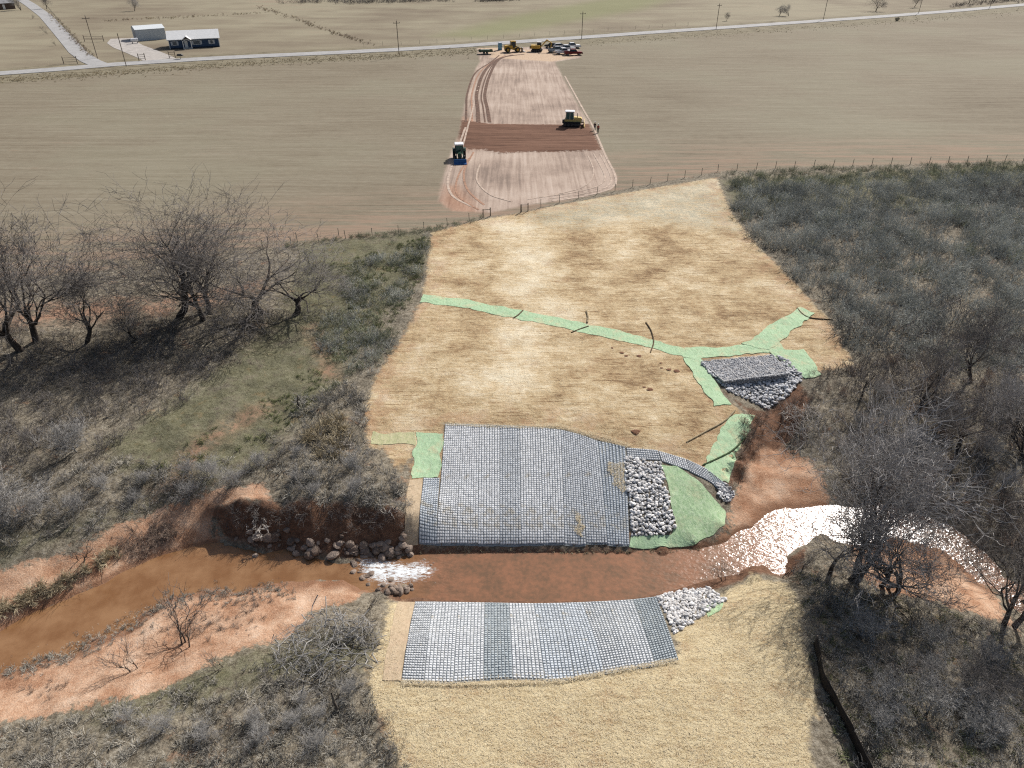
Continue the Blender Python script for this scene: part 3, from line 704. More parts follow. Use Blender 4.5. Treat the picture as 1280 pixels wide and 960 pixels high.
# the roll that runs along the top of the riprap down to the gully
for k, (a, b, c, d) in enumerate([((784, 574), (783, 560), (826, 576), (822, 563)), ((827, 577), (823, 564), (862, 589), (857, 574)), ((862, 590), (858, 574.5), (893, 607), (884, 587)), ((893, 608), (885, 588), (914, 627), (905, 604))]):
    block_mat(a, b, c, d, CONC[(0, 1, 0, 2)[k]], ('narrow block mat piece along the top of the middle riprap', 'narrow block mat piece above the pointed top of the large green blanket', 'narrow block mat piece bending down beside the large green blanket', 'lowest narrow block mat piece ending in the rocks by the gully')[k], 'narrow block mat pieces leading to the gully', 14 if k == 0 else 12, seed=30 + k)
nb_ = [519, 541, 573, 606, 636, 667, 699, 727, 759, 791, 820]
nby = [753, 753, 753.5, 754, 754.5, 755, 754.5, 753.5, 752, 750, 746.5]
nt = [502, 530, 567, 604.5, 641, 681, 718, 756, 786, 819, 848]
nty = [852, 853, 854, 851, 849, 850, 848, 842, 836, 832, 824]
g2 = 'block mats laid side by side on the near bank'
for i in range(10):
    jt = random.uniform(-1.5, 1.5) if 0 < i < 9 else 0
    block_mat((nt[i], nty[i] + jt), (nb_[i], nby[i]), (nt[i + 1] - 0.25, nty[i + 1] + jt), (nb_[i + 1] - 0.2, nby[i + 1]), CONC[(0, 0, 0, 3, 0, 2, 2, 0, 0, 3)[i]],
              f'sloping block mat on the near bank, {ordn[i]} from the left' if i else 'sloping block mat beside the tan strip on the near bank', g2, 8, seed=50 + i)

# ------------------------------------------------------------------ erosion blankets
def blanket_material(name, c1, c2, c3, fade=(0.55, 0.47, 0.30)):
    t = NT(name)
    n = t.noise(4.5, 5, 0.7, t.mapping(None, (1, 0.5, 1), (0, 0, R(20)))); n2 = t.noise(0.7, 5, 0.65); fine = t.noise(22, 3, 0.7)
    c = t.ramp(t.math('ADD', t.math('MULTIPLY', n, 0.55), t.math('MULTIPLY', fine, 0.45)), [(0.36, c1), (0.5, c2), (0.66, c3)])
    c = t.mix(t.math('MULTIPLY', t.step(t.math('ADD', n2, t.math('MULTIPLY', t.math('SUBTRACT', fine, 0.5), 0.5)), 0.52, 0.70), 0.6), c, fade)
    wr = t.noise(1.6, 4, 0.6, t.mapping(None, (1.6, 0.45, 1), (0, 0, R(35))), 1.0)
    return t.fin(c, 0.85, t.bump(t.math('ADD', t.math('ADD', n, fine), t.math('MULTIPLY', wr, 2.0)), 0.5, 0.07))
GREEN = blanket_material('green_blanket', (0.25, 0.38, 0.22), (0.36, 0.51, 0.315), (0.44, 0.57, 0.39))
GREENY = blanket_material('green_blanket_straw', (0.20, 0.34, 0.165), (0.37, 0.51, 0.30), (0.50, 0.60, 0.42), (0.52, 0.52, 0.33))
TANB = blanket_material('tan_coir', (0.33, 0.25, 0.16), (0.43, 0.335, 0.225), (0.52, 0.42, 0.30), (0.45, 0.33, 0.23))
def blanket(A, B, n, m, label, mat=GREEN, wob=0.4, lift=0.03, grp='green erosion blankets'):
    return tag(sheet('erosion_blanket', A, B, n, m, mat, lift, wob=wob), label, 'blanket', grp)
blanket([(528, 368), (580, 374), (640, 386), (700, 397), (760, 411), (810, 423), (862, 437)], [(526, 378), (580, 385), (640, 397), (700, 409), (760, 422), (810, 434), (858, 448)], 90, 7, 'long narrow green blanket strip crossing the straw slope')
blanket([(858, 434), (900, 434), (935, 432), (975, 428)], [(852, 447), (885, 448), (930, 442), (985, 440)], 40, 8, 'green blanket along the upper edge of the stone basin', lift=0.05)
blanket([(1000, 384), (1018, 393)], [(928, 431), (962, 438)], 12, 40, 'green blanket arm running up to the right towards the brush', lift=0.075)
blanket([(853, 448), (875, 447)], [(893, 508), (914, 507)], 10, 40, 'green blanket down the left side of the stone basin', lift=0.06)
blanket([(962, 440), (1004, 437)], [(1004, 474), (1028, 469)], 12, 36, 'green blanket down the right side of the stone basin', lift=0.08)
blanket([(902, 534), (918, 516), (943, 519)], [(878, 590), (892, 598), (908, 602)], 14, 44, 'green blanket strip sloping between the stone basin and the narrow mats')
blanket([(827, 582), (838, 618), (846, 655), (834, 669), (789, 672)], [(846, 584), (880, 606), (908, 640), (906, 655), (870, 681)], 44, 22, 'large bright green blanket beside the riprap at the creek edge', GREENY, 0.3)
blanket([(789, 670), (845, 668)], [(787, 683), (868, 682)], 22, 6, 'low green blanket edge under the riprap at the water', GREEN, 0.15, 0.06)
blanket([(519, 541), (552, 541)], [(516, 598), (550, 597)], 20, 40, 'square green blanket at the upper left of the far mats')
blanket([(466, 541), (518, 541)], [(463, 555), (516, 556)], 30, 10, 'faded green blanket tab half covered with straw', blanket_material('faded_green', (0.32, 0.35, 0.17), (0.44, 0.43, 0.25), (0.53, 0.49, 0.32)))
blanket([(876, 762), (888, 754), (898, 748)], [(884, 772), (899, 765), (906, 754)], 10, 6, 'small green blanket corner showing past the near rocks', GREENY, 0.3)
blanket([(512, 600), (529, 599)], [(506, 684), (523, 682)], 10, 44, 'tan coir strip left of the far mats', TANB, 0.1, 0.03, 'tan coir strips')
blanket([(497, 752), (519, 753)], [(478, 851), (501, 852)], 10, 50, 'tan coir strip left of the near mats', TANB, 0.1, 0.03, 'tan coir strips')

# ------------------------------------------------------------------ stones
def rock_mesh(name, seed, mat, sub=2, flat=0.7, rough=0.22):
    rng = np.random.default_rng(seed)
    bm = bmesh.new()
    bmesh.ops.create_icosphere(bm, subdivisions=sub, radius=0.5)
    planes = []
    for _ in range(9):
        d = rng.normal(size=3); d /= np.linalg.norm(d); planes.append((d, 0.30 + 0.14 * rng.random()))
    for v in bm.verts:
        p = np.array(v.co)
        for d, h in planes:
            s = p @ d
            if s > h: p = p - d * (s - h)
        p *= 1 + rough * (rng.random() - 0.5) * 0.5
        p[2] *= flat
        v.co = p
    me = bpy.data.meshes.new(name); bm.to_mesh(me); bm.free()
    me.materials.append(mat)
    return me
def rock_material(name, a, b, stain):
    t = NT(name); r = t.rnd(); n = t.noise(3.0, 5, 0.65)
    c = t.mix(r, a, b)
    c = t.mix(t.math('MULTIPLY', t.step(n, 0.5, 0.65), 0.5), c, stain)
    return t.fin(c, 0.85, t.bump(n, 0.5, 0.1))
LIME = rock_material('limestone', (0.42, 0.415, 0.41), (0.80, 0.79, 0.78), (0.56, 0.49, 0.42))
BASALT = rock_material('dark_stone', (0.32, 0.325, 0.335), (0.68, 0.685, 0.70), (0.48, 0.43, 0.38))
BROWNR = rock_material('creek_stone', (0.12, 0.085, 0.065), (0.30, 0.235, 0.19), (0.42, 0.34, 0.27))
ROCKS = [rock_mesh('limestone_stone', 100 + i, LIME, 1) for i in range(8)]
DROCKS = [rock_mesh('basin_stone', 200 + i, BASALT, 1) for i in range(8)]
CROCKS = [rock_mesh('creek_stone', 300 + i, BROWNR, 2) for i in range(6)]
def in_poly(poly, n, rng, mind=0.0):
    lo, hi = poly.min(0), poly.max(0); out = []; cells = {}
    for rounds in range(25):
        C = lo + (hi - lo) * rng.random((n * 3 + 50, 2))
        C = C[sdf(C[:, 0], C[:, 1], poly) > 0]
        for p in C:
            if len(out) >= n: break
            if mind > 0:
                k0, k1 = int(math.floor(p[0] / mind)), int(math.floor(p[1] / mind)); bad = False
                for i in (-1, 0, 1):
                    for j in (-1, 0, 1):
                        for q in cells.get((k0 + i, k1 + j), ()):
                            if (q[0] - p[0]) ** 2 + (q[1] - p[1]) ** 2 < mind * mind: bad = True
                if bad: continue
                cells.setdefault((k0, k1), []).append(p)
            out.append(p)
        if len(out) >= n: break
    return np.array(out)
def stone_batch(name, P, zs, size, meshes, mat, rng, parent):
    """many small stones joined"""
    V = []; F = []; off = 0
    for p, z, s in zip(P, zs, size):
        me = meshes[int(rng.integers(len(meshes)))]
        v = np.array([tuple(x.co) for x in me.vertices]) if me.name not in _rv else _rv[me.name]
        _rv[me.name] = v
        f = _rf.setdefault(me.name, np.array([tuple(x.vertices) for x in me.polygons]))
        a = rng.random() * 6.28; c, s_ = math.cos(a), math.sin(a)
        M = np.array([[c, -s_, 0], [s_, c, 0], [0, 0, 1]])
        V.append((v * s) @ M.T + np.array([p[0], p[1], z])); F.append(f + off); off += len(v)
    V = np.vstack(V) - np.array(parent.location)
    o = link(name, mesh_np(name, V, np.vstack(F), mat), parent); tag(o, kind='stuff')
    return o
_rv, _rf = {}, {}
def riprap(label, polypx, n, size, meshes, mat, seed, nfill=0, hf=None, sunk=0.1, name='riprap', cat='riprap'):
    rng = np.random.default_rng(seed)
    hf = hf or (lambda x, y: H(x, y))
    pw = ground_pts(polypx)
    c = pw.mean(0)
    root = empty(name, (c[0], c[1], float(hf(c[:1], c[1:])[0])), 0, label, cat)
    P = in_poly(pw, n, rng, size * 0.62)
    z = hf(P[:, 0], P[:, 1])
    for p, zz in zip(P, z):
        s = size * rng.uniform(0.75, 1.5)
        o = link('stone', meshes[int(rng.integers(len(meshes)))], root)
        o.location = Vector((p[0], p[1], zz + s * (0.22 - sunk + 0.25 * rng.random()))) - Vector(root.location)
        o.rotation_euler = (rng.uniform(-.5, .5), rng.uniform(-.5, .5), rng.uniform(0, 6.28))
        o.scale = (s * rng.uniform(.8, 1.25), s * rng.uniform(.75, 1.1), s * rng.uniform(.7, 1.1))
    if nfill:
        Q = in_poly(pw, nfill, rng, size * 0.25)
        stone_batch('small_stones', Q, hf(Q[:, 0], Q[:, 1]) + size * 0.05, size * rng.uniform(0.35, 0.7, len(Q)), meshes, mat, rng, root)
    return root
riprap('grey riprap patch between the far mats and the large green blanket', [(780, 572), (826, 580), (832, 610), (840, 640), (845, 660), (834, 668), (790, 670), (786, 620)], 290, 0.36, ROCKS, LIME, 1, 500)
riprap('pale riprap patch at the right end of the near mats', [(820, 747), (850, 739), (885, 735), (906, 750), (880, 768), (850, 788), (843, 792), (832, 768)], 260, 0.33, ROCKS, LIME, 2, 400)
riprap('dark stones heaped at the lower end of the narrow mats', [(896, 604), (909, 605), (919, 620), (908, 630), (898, 620)], 60, 0.28, DROCKS, BASALT, 3, 80)

# gabion basin: stone-filled basket with a sheer front above a stone apron
def gabion():
    top = ground_pts([(876, 451), (966, 443), (985, 466), (903, 476)])
    ztop = -0.72
    c = top.mean(0)
    root = empty('gabion_basin', (c[0], c[1], -1.2), 0, 'stone-filled wire basket with a sheer front wall above a stone apron', 'gabion')
    org = np.array(root.location)
    q = onlevel([876, 966, 986, 904], [452, 444, 467, 477], ztop)
    q2 = onlevel([876, 966, 986, 904], [452, 444, 467, 477], ztop)
    V = [(*p, ztop) for p in q] + [(*p, ztop - 2.0) for p in q2]
    t = NT('gabion_fill'); vr = t.voronoi(9); n = t.noise(3, 4)
    gm = t.fin(t.ramp(vr, [(0.05, (0.48, 0.48, 0.50)), (0.45, (0.20, 0.20, 0.21))]), 0.9, t.bump(vr, -0.8, 0.08))
    link('basket_core', mesh_np('basket_core', np.array(V) - org, [(0, 3, 2, 1), (0, 1, 5, 4), (1, 2, 6, 5), (2, 3, 7, 6), (3, 0, 4, 7)], gm), root)
    rng = np.random.default_rng(9)
    P = in_poly(q, 900, rng, 0.16)
    stone_batch('top_stones', P, np.full(len(P), ztop + 0.02), 0.22 * rng.uniform(0.8, 1.5, len(P)), DROCKS, BASALT, rng, root)
    # front face stones
    a, b = q[3], q[2]
    m = 420
    u = rng.random(m); FP = a[None] * (1 - u[:, None]) + b[None] * u[:, None] + np.array([0, -0.03])
    stone_batch('face_stones', FP, ztop - rng.random(m) * 1.5, 0.2 * rng.uniform(0.8, 1.4, m), DROCKS, BASALT, rng, root)
    # wire mesh lines
    mb = []
    wire = simple('galvanised_wire', (0.35, 0.36, 0.37), 0.5, 0.1, metal=0.6)
    bm = bmesh.new()
    def bar(p, r_):
        p = Vector(p); r_ = Vector(r_); d = r_ - p
        mat = Matrix.Translation((p + r_) / 2) @ d.to_track_quat('Z', 'Y').to_matrix().to_4x4() @ Matrix.Diagonal((0.012, 0.012, d.length, 1))
        bmesh.ops.create_cube(bm, size=1, matrix=mat)
    for k in range(5):
        f = k / 4
        p0 = q[3] * (1 - f) + q[2] * f; p1 = q[0] * (1 - f) + q[1] * f
        bar((*p0, ztop + 0.12), (*p1, ztop + 0.12)); bar((p0[0], p0[1] - 0.1, ztop + 0.12), (p0[0], p0[1] - 0.1, ztop - 1.4))
    bar((*q[3], ztop + 0.12), (*q[2], ztop + 0.12)); bar((*q[0], ztop + 0.12), (*q[1], ztop + 0.12))
    me = bpy.data.meshes.new('wire_basket'); bm.to_mesh(me); bm.free(); me.materials.append(wire)
    w = link('wire_basket', me, root); w.location = -Vector(root.location)
    return root
gabion()
riprap('grey stone apron filling the basin below the gabion wall', [(878, 456), (903, 478), (985, 470), (972, 446), (984, 450), (1003, 472), (985, 495), (958, 512), (935, 500), (912, 490), (892, 472)], 300, 0.40, DROCKS, BASALT, 4, 500, name='stone_apron', cat='stones')

# creek-edge boulders and the rapids' stones
rng = np.random.default_rng(21)
def boulders(line, n, smin, smax, label, group, spread=6, sink=0.15):
    L = resample(np.array(line, float), 200)
    for i in range(n):
        p = L[int(rng.integers(200))] + rng.normal(0, 1, 2) * np.array([4, spread])
        q = G(p[0], p[1])
        s = rng.uniform(smin, smax)
        o = link('boulder', CROCKS[int(rng.integers(6))])
        o.location = (q.x, q.y, max(q.z, WATER - 0.1) + s * (0.2 - sink))
        o.rotation_euler = (rng.uniform(-.4, .4), rng.uniform(-.4, .4), rng.uniform(0, 6.28))
        o.scale = (s * rng.uniform(.8, 1.3), s * rng.uniform(.7, 1.1), s * rng.uniform(.7, 1.1))
        tag(o, label, 'rock', group)
boulders([(300, 672), (360, 680), (440, 685)], 40, 0.25, 1.1, 'brown rock at the foot of the dark eroded bank', 'rocks under the eroded bank', 8)
boulders([(440, 690), (475, 686), (520, 684)], 46, 0.45, 1.0, 'brown rock piled above the white rapids', 'rocks above the rapids', 6)
boulders([(440, 702), (452, 722), (470, 734), (500, 738), (515, 740)], 34, 0.3, 0.75, 'wet brown rock on the near side of the rapids', 'rocks beside the rapids', 4)
boulders([(536, 700), (540, 735)], 8, 0.25, 0.5, 'small wet rock below the rapids in the shallow water', 'rocks below the rapids', 4)
boulders([(322, 695), (324, 696)], 1, 0.6, 0.7, 'lone reddish rock standing in the brown water', None, 0.1)

# ------------------------------------------------------------------ tubes (wattles, branches, cables)
def tube_np(paths, sides):
    """paths: list of (pts (n,3), rad (n,)) with equal n -> V, F"""
    P = np.stack([p for p, r in paths]); Rr = np.stack([r for p, r in paths])
    m, n, _ = P.shape
    D = np.gradient(P, axis=1); D /= np.linalg.norm(D, axis=2, keepdims=True) + 1e-9
    ref = np.where(np.abs(D[..., 2:3]) > 0.9, np.array([1.0, 0, 0]), np.array([0, 0, 1.0]))
    A = np.cross(D, ref); A /= np.linalg.norm(A, axis=2, keepdims=True) + 1e-9
    B = np.cross(D, A)
    an = np.arange(sides) / sides * 2 * np.pi
    ring = P[:, :, None] + Rr[:, :, None, None] * (A[:, :, None] * np.cos(an)[None, None, :, None] + B[:, :, None] * np.sin(an)[None, None, :, None])
    V = ring.reshape(-1, 3)
    I = np.arange(m * n * sides).reshape(m, n, sides)
    J = np.roll(I, -1, axis=2)
    F = np.stack([I[:, :-1], J[:, :-1], J[:, 1:], I[:, 1:]], -1).reshape(-1, 4)
    return V, F
def tubes_mesh(name, groups, mat, smooth=True):
    """groups: list of (paths, sides)"""
    Vs, Fs, off = [], [], 0
    for paths, sides in groups:
        by = {}
        for p, r in paths: by.setdefault(len(p), []).append((p, r))
        for ps in by.values():
            v, f = tube_np(ps, sides); Vs.append(v); Fs.append(f + off); off += len(v)
    return mesh_np(name, np.vstack(Vs), np.vstack(Fs), mat, smooth)
def drape_line(px, n, lift):
    q = resample(ground_pts(smooth_px(px, 30)), n)
    return np.concatenate([q, (H(q[:, 0], q[:, 1]) + lift)[:, None]], 1)
WATTLE = simple('straw_wattle', (0.12, 0.085, 0.05), 0.95, 0.4, 9, bump=0.5)
WATTLE2 = simple('straw_wattle_pale', (0.34, 0.27, 0.17), 0.95, 0.35, 9, bump=0.5)
def wattle(px, rad, label, mat=WATTLE):
    rad *= 0.8; P = drape_line(px, 28, rad * 0.7)
    r = np.full(28, rad) * (1 + 0.12 * np.sin(np.arange(28) * 1.9)); r[0] *= 0.5; r[-1] *= 0.5
    tag(link('straw_wattle', tubes_mesh('straw_wattle', [([(P, r)], 8)], mat)), label, 'wattle', 'straw rolls staked across the slope')
wattle([(807, 403), (814, 414), (817, 428), (813, 441)], 0.090, 'curved straw roll lying across the long narrow green strip')
wattle([(996, 385), (1003, 393), (1014, 398), (1041, 400)], 0.098, 'straw roll curving across the upper end of the right green arm')
wattle([(858, 553), (880, 541), (905, 527), (919, 513)], 0.105, 'long straight straw roll below the left basin blanket', WATTLE2)
wattle([(878, 582), (898, 573), (916, 563), (934, 545)], 0.098, 'green-netted straw roll across the strip above the narrow mats', simple('green_wattle', (0.07, 0.11, 0.05), 0.95, 0.4, 9))
wattle([(733, 389), (735, 397), (734, 404)], 0.13, 'short pale upright straw roll above the long green strip', WATTLE2)
wattle([(714, 416), (727, 411), (736, 408)], 0.09, 'short dark straw roll at the lower edge of the long green strip')
wattle([(642, 398), (648, 394), (654, 388)], 0.10, 'small dark straw roll on the left part of the long green strip')
for k, (x, y, s) in enumerate([(765, 435, .3), (777, 441, .45), (783, 445, .4), (799, 445, .5), (826, 454, .35), (827, 460, .3), (836, 462, .5), (846, 464, .6), (805, 484, .35), (812, 487, .6), (795, 540, .8)]):
    q = G(x, y); o = link('soil_clod', rock_mesh('soil_clod', 400 + k, simple('clod_soil', (0.19, 0.095, 0.055), 0.95, 0.3, 5), 2, 0.5)); o.location = q; o.scale = (s * 1.2, s, s * 0.7)
    tag(o, 'red-brown clod of soil on the straw below the long green strip' if k < 10 else 'lone large soil clod above the right end of the far mats', 'clod', 'soil clods on the straw' if k < 10 else None)

# ------------------------------------------------------------------ bark and twigs
def bark_material(name, a, b, rnd=0.25, patch=0.0):
    t = NT(name)
    n = t.noise(5, 5, 0.7, t.mapping(None, (1, 1, 0.35)))
    c = t.ramp(n, [(0.35, a), (0.65, b)])
    r = t.rnd()
    c = t.mix(t.math('MULTIPLY', r, rnd), c, tuple(0.45 * x for x in a))
    if patch:
        gp = t.n.new('ShaderNodeNewGeometry').outputs['Position']
        pn = t.noise(0.22, 4, 0.65, gp)
        c = t.mix(t.math('MULTIPLY', t.step(pn, 0.62, 0.40), patch), c, tuple(0.42 * x for x in a))
    t.bsdf.inputs['Specular IOR Level'].default_value = 0.15
    return t.fin(c, 0.9)
BARK_GREY = bark_material('bark_grey_brown', (0.075, 0.062, 0.052), (0.17, 0.150, 0.130))
BARK_DARK = bark_material('bark_dark', (0.045, 0.037, 0.032), (0.115, 0.096, 0.083))
TWIG_GREY = bark_material('twig_grey', (0.32, 0.30, 0.275), (0.50, 0.475, 0.44), 0.4, 0.6)
TWIG_DARK = bark_material('twig_dark', (0.20, 0.180, 0.165), (0.34, 0.31, 0.285), 0.4, 0.5)
TWIG_PALE = bark_material('twig_pale', (0.27, 0.26, 0.245), (0.42, 0.405, 0.385))
THICKET = bark_material('thicket_twig', (0.46, 0.465, 0.42), (0.66, 0.665, 0.615), 0.35, 0.6)
THICKET_OLIVE = bark_material('thicket_olive', (0.31, 0.325, 0.215), (0.48, 0.495, 0.35), 0.4, 0.55)
DRYGRASS = bark_material('dry_grass', (0.36, 0.30, 0.20), (0.58, 0.50, 0.35), 0.35)
GREYGRASS = bark_material('grey_weed', (0.38, 0.355, 0.30), (0.62, 0.585, 0.51), 0.40, 0.5)
OLIVEGRASS = bark_material('olive_weed', (0.17, 0.19, 0.085), (0.32, 0.33, 0.18), 0.4)
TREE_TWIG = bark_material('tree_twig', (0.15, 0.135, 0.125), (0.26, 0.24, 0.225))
TREE_TWIG2 = bark_material('tree_twig_pale', (0.29, 0.275, 0.265), (0.45, 0.43, 0.415))
DEADWOOD = bark_material('dead_wood', (0.36, 0.32, 0.28), (0.56, 0.52, 0.47))
BROWNTWIG = bark_material('brown_twig', (0.27, 0.20, 0.155), (0.46, 0.36, 0.29), 0.4)

def unit(v):
    return v / (np.linalg.norm(v) + 1e-9)
def grow_tree(seed, height=10.0, stems=1, trunk_len=0.22, spread=0.75, maxlev=5, kids=(5, 6, 6, 5, 4), r0=0.28, up=0.12, droop=0.0, lean=(0, 0)):
    """returns (limb paths, twig paths) of a leafless tree with its foot at the origin"""
    rng = np.random.default_rng(seed)
    limb, twig = [], []
    def path(p, d, L, r, lev):
        n = (6, 6, 5, 4, 3, 3)[min(lev, 5)]
        pts = [p]; rad = [r]; d = unit(d)
        end = r * (0.55 if lev == 0 else 0.32 if lev < 4 else 0.5)
        for i in range(1, n):
            w = 0.16 + 0.05 * lev
            d = unit(d + rng.normal(0, w, 3) + np.array([0, 0, up * (1 if lev < 4 else 0.4) - droop * (lev >= 3)]))
            p = p + d * L / (n - 1)
            pts.append(p); rad.append(r + (end - r) * i / (n - 1))
        return np.array(pts), np.array(rad), d
    def branch(p, d, L, r, lev):
        P, Rd, dl = path(p, d, L, r, lev)
        (limb if lev <= 2 else twig).append((P, Rd, lev))
        if lev >= maxlev: return
        k = kids[min(lev, len(kids) - 1)]
        k = max(2, int(round(k * rng.uniform(0.8, 1.25))))
        for j in range(k):
            t = rng.uniform(0.55 if lev == 0 else 0.22, 1.0) if j < k - 1 else 1.0
            i = t * (len(P) - 1); i0 = min(int(i), len(P) - 2); f = i - i0
            q = P[i0] * (1 - f) + P[i0 + 1] * f; rq = Rd[i0] * (1 - f) + Rd[i0 + 1] * f
            dd = unit(P[i0 + 1] - P[i0])
            a = rng.normal(size=3); a = unit(a - dd * (a @ dd))
            ang = rng.uniform(0.5, 1.15) * spread if j < k - 1 else rng.uniform(0.1, 0.45)
            nd = dd * math.cos(ang) + a * math.sin(ang)
            if lev >= 1 and nd[2] < -0.15: nd[2] *= 0.3
            branch(q, nd, L * rng.uniform(0.52, 0.82) * (1.7 if lev == 0 else 1.0), max(rq * rng.uniform(0.5, 0.75), 0.010), lev + 1)
    for s in range(stems):
        a = rng.uniform(0, 6.28) if stems > 1 else 0
        tilt = (0.0 if stems == 1 else rng.uniform(0.15, 0.5))
        d = np.array([math.cos(a) * tilt + lean[0], math.sin(a) * tilt + lean[1], 1.0])
        o = np.array([math.cos(a) * 0.25, math.sin(a) * 0.25, -0.3]) if stems > 1 else np.array([0, 0, -0.3])
        branch(o, d, height * trunk_len * rng.uniform(0.85, 1.2), r0 * (1 if stems == 1 else rng.uniform(0.6, 0.95)), 0)
    zmax = max(p[:, 2].max() for p, r, l in twig)
    k = height / zmax
    return [(p * k, r, l) for p, r, l in limb], [(p * k, r, l) for p, r, l in twig]
_trees = {}
def tree_proto(key, bark, twigm, **kw):
    limb, twig = grow_tree(**kw)
    g = lambda L, f, s: ([(p, r) for p, r, l in L if f(l)], s)
    lm = tubes_mesh('trunk', [x for x in (g(limb, lambda l: l == 0, 8), g(limb, lambda l: l == 1, 6), g(limb, lambda l: l == 2, 4)) if x[0]], bark)
    tm = tubes_mesh('crown', [x for x in (g(twig, lambda l: True, 3),) if x[0]], twigm, False)
    _trees[key] = (lm, tm)
def tree(key, px, py, rz, s, label, group=None, name='bare_tree', cat='tree', wide=1.0):
    q = G(px, py)
    o = empty(name, q, rz, label, cat, group)
    o.scale = (s * wide, s * wide, s)
    lm, tm = _trees[key]
    link('trunk', lm, o); link('crown', tm, o)
    return o
tree_proto('big', BARK_DARK, TREE_TWIG, seed=3, height=12.0, stems=2, trunk_len=0.17, spread=0.85, kids=(5, 5, 5, 4, 3), r0=0.25, maxlev=5)
tree_proto('big2', BARK_DARK, TREE_TWIG, seed=8, height=12.0, stems=1, trunk_len=0.17, spread=0.90, kids=(6, 5, 5, 4, 3), r0=0.28, maxlev=5)
tree_proto('wide', BARK_DARK, TREE_TWIG, seed=14, height=8.0, stems=1, trunk_len=0.14, spread=1.05, kids=(6, 5, 5, 4, 3), r0=0.25, maxlev=5, up=0.05)
tree_proto('mid', BARK_DARK, TREE_TWIG, seed=22, height=8.0, stems=1, trunk_len=0.24, spread=0.8, kids=(5, 5, 5, 4, 3), r0=0.17, maxlev=5)
tree_proto('dense', BARK_DARK, TREE_TWIG2, seed=31, height=9.0, stems=4, trunk_len=0.30, spread=0.62, kids=(3, 4, 4, 4, 3), r0=0.16, maxlev=5)
tree_proto('slim', BARK_DARK, TREE_TWIG, seed=45, height=7.0, stems=1, trunk_len=0.36, spread=0.75, kids=(4, 5, 5, 4), r0=0.14, maxlev=4)
tree_proto('leaning', BARK_DARK, TREE_TWIG, seed=52, height=7.0, stems=3, trunk_len=0.30, spread=0.7, kids=(4, 4, 4, 4, 3), r0=0.16, maxlev=5, lean=(0.45, -0.1))
tree_proto('greyshrub', TWIG_PALE, TWIG_PALE, seed=61, height=4.0, stems=6, trunk_len=0.30, spread=0.9, kids=(4, 4, 4, 3), r0=0.06, maxlev=4)
tree_proto('sapling', BARK_DARK, TREE_TWIG, seed=70, height=3.0, stems=3, trunk_len=0.35, spread=0.85, kids=(3, 4, 3), r0=0.045, maxlev=3)

gl = 'bare trees at the edge of the field'
tree('big', 36, 432, 0.5, 1.48, 'tall bare twin-trunk tree at the left edge of the photo', gl, wide=1.3)
tree('big2', -45, 425, 1.5, 1.39, 'bare tree cut off by the left edge, only its twigs showing', gl, wide=1.3)
tree('mid', 108, 428, 2.0, 1.32, 'smaller bare tree between the left tall trees', gl, wide=1.3)
tree('big2', 222, 398, 3.0, 1.40, 'largest bare tree with wide fanning limbs at the field edge', gl, wide=1.3)
tree('big', 258, 396, 4.0, 1.25, 'tall pale-twigged tree just right of the largest bare tree', gl, wide=1.3)
tree('wide', 330, 388, 0.3, 1.35, 'low spreading dark tree, rightmost of the row by the field', gl, wide=1.7)
tree('wide', 366, 393, 2.6, 1.05, 'low dark tree with long limbs reaching right over the green slope', gl, wide=1.6)
tree('mid', 170, 425, 5.0, 0.7, 'small bare tree in the undergrowth between two tall trees', gl, wide=1.3)
gr = 'bare trees along the right bank of the creek'
tree('dense', 1062, 728, 0.4, 1.65, 'big many-stemmed grey tree in front of the sun glint', gr, wide=1.0)
tree('slim', 1037, 718, 1.2, 1.25, 'slim straight tree left of the many-stemmed tree', gr)
tree('leaning', 1100, 730, 0.0, 1.25, 'tree leaning right over the orange sand by the creek', gr, wide=1.0)
tree('dense', 1128, 742, 2.4, 1.15, 'multi-stemmed tree on the bank right of the leaning tree', gr, wide=1.0)
tree('big', 1262, 782, 2.6, 0.95, 'dark stout tree at the right edge by the creek bend', gr, wide=1.0)
tree('slim', 1002, 714, 2.0, 0.42, 'little bare tree on the point beside the creek', gr)
gm = 'bare trees in the brush on the right slope'
tree('mid', 1136, 522, 0.6, 1.32, 'bare tree with forked trunk at the foot of the grey thicket', gm)
tree('mid', 1212, 478, 3.3, 1.19, 'bare tree with black upright limbs inside the grey thicket', gm)
tree('wide', 1200, 565, 4.1, 0.92, 'low spreading tree above the far creek bend', gm)
tree('dense', 1278, 575, 1.1, 0.99, 'bushy bare tree at the right edge above the creek bend', gm)
tree('mid', 1290, 470, 2.2, 0.9, 'bare tree half cut off at the right edge in the thicket', gm)
tree('slim', 1075, 500, 2.9, 0.75, 'thin bare tree near the top of the gully', gm)
gn = 'small bare trees in the near right brush'
tree('slim', 1118, 850, 0.8, 0.62, 'small bare tree with grey twigs in the near right brush', gn)
tree('leaning', 1228, 880, 3.4, 0.55, 'dark leaning trunk in the near right brush', gn)
tree('greyshrub', 1165, 890, 0.5, 0.8, 'pale grey shrub beside the small tree in the near brush', gn, 'bare_shrub', 'shrub')
tree('greyshrub', 1095, 905, 2.5, 0.6, 'pale branching shrub right of the black silt fence', gn, 'bare_shrub', 'shrub')
gs = 'bare shrubs on the left bank'
tree('greyshrub', 18, 650, 1.0, 1.35, 'large pale grey shrub at the left edge above the sand', gs, 'bare_shrub', 'shrub')
tree('greyshrub', 98, 562, 2.2, 1.0, 'pale grey shrub in the shade below the left trees', gs, 'bare_shrub', 'shrub')
tree('slim', 47, 560, 0.6, 0.4, 'small dark-stemmed tree in the shade near the left edge', gs, 'bare_shrub', 'shrub')
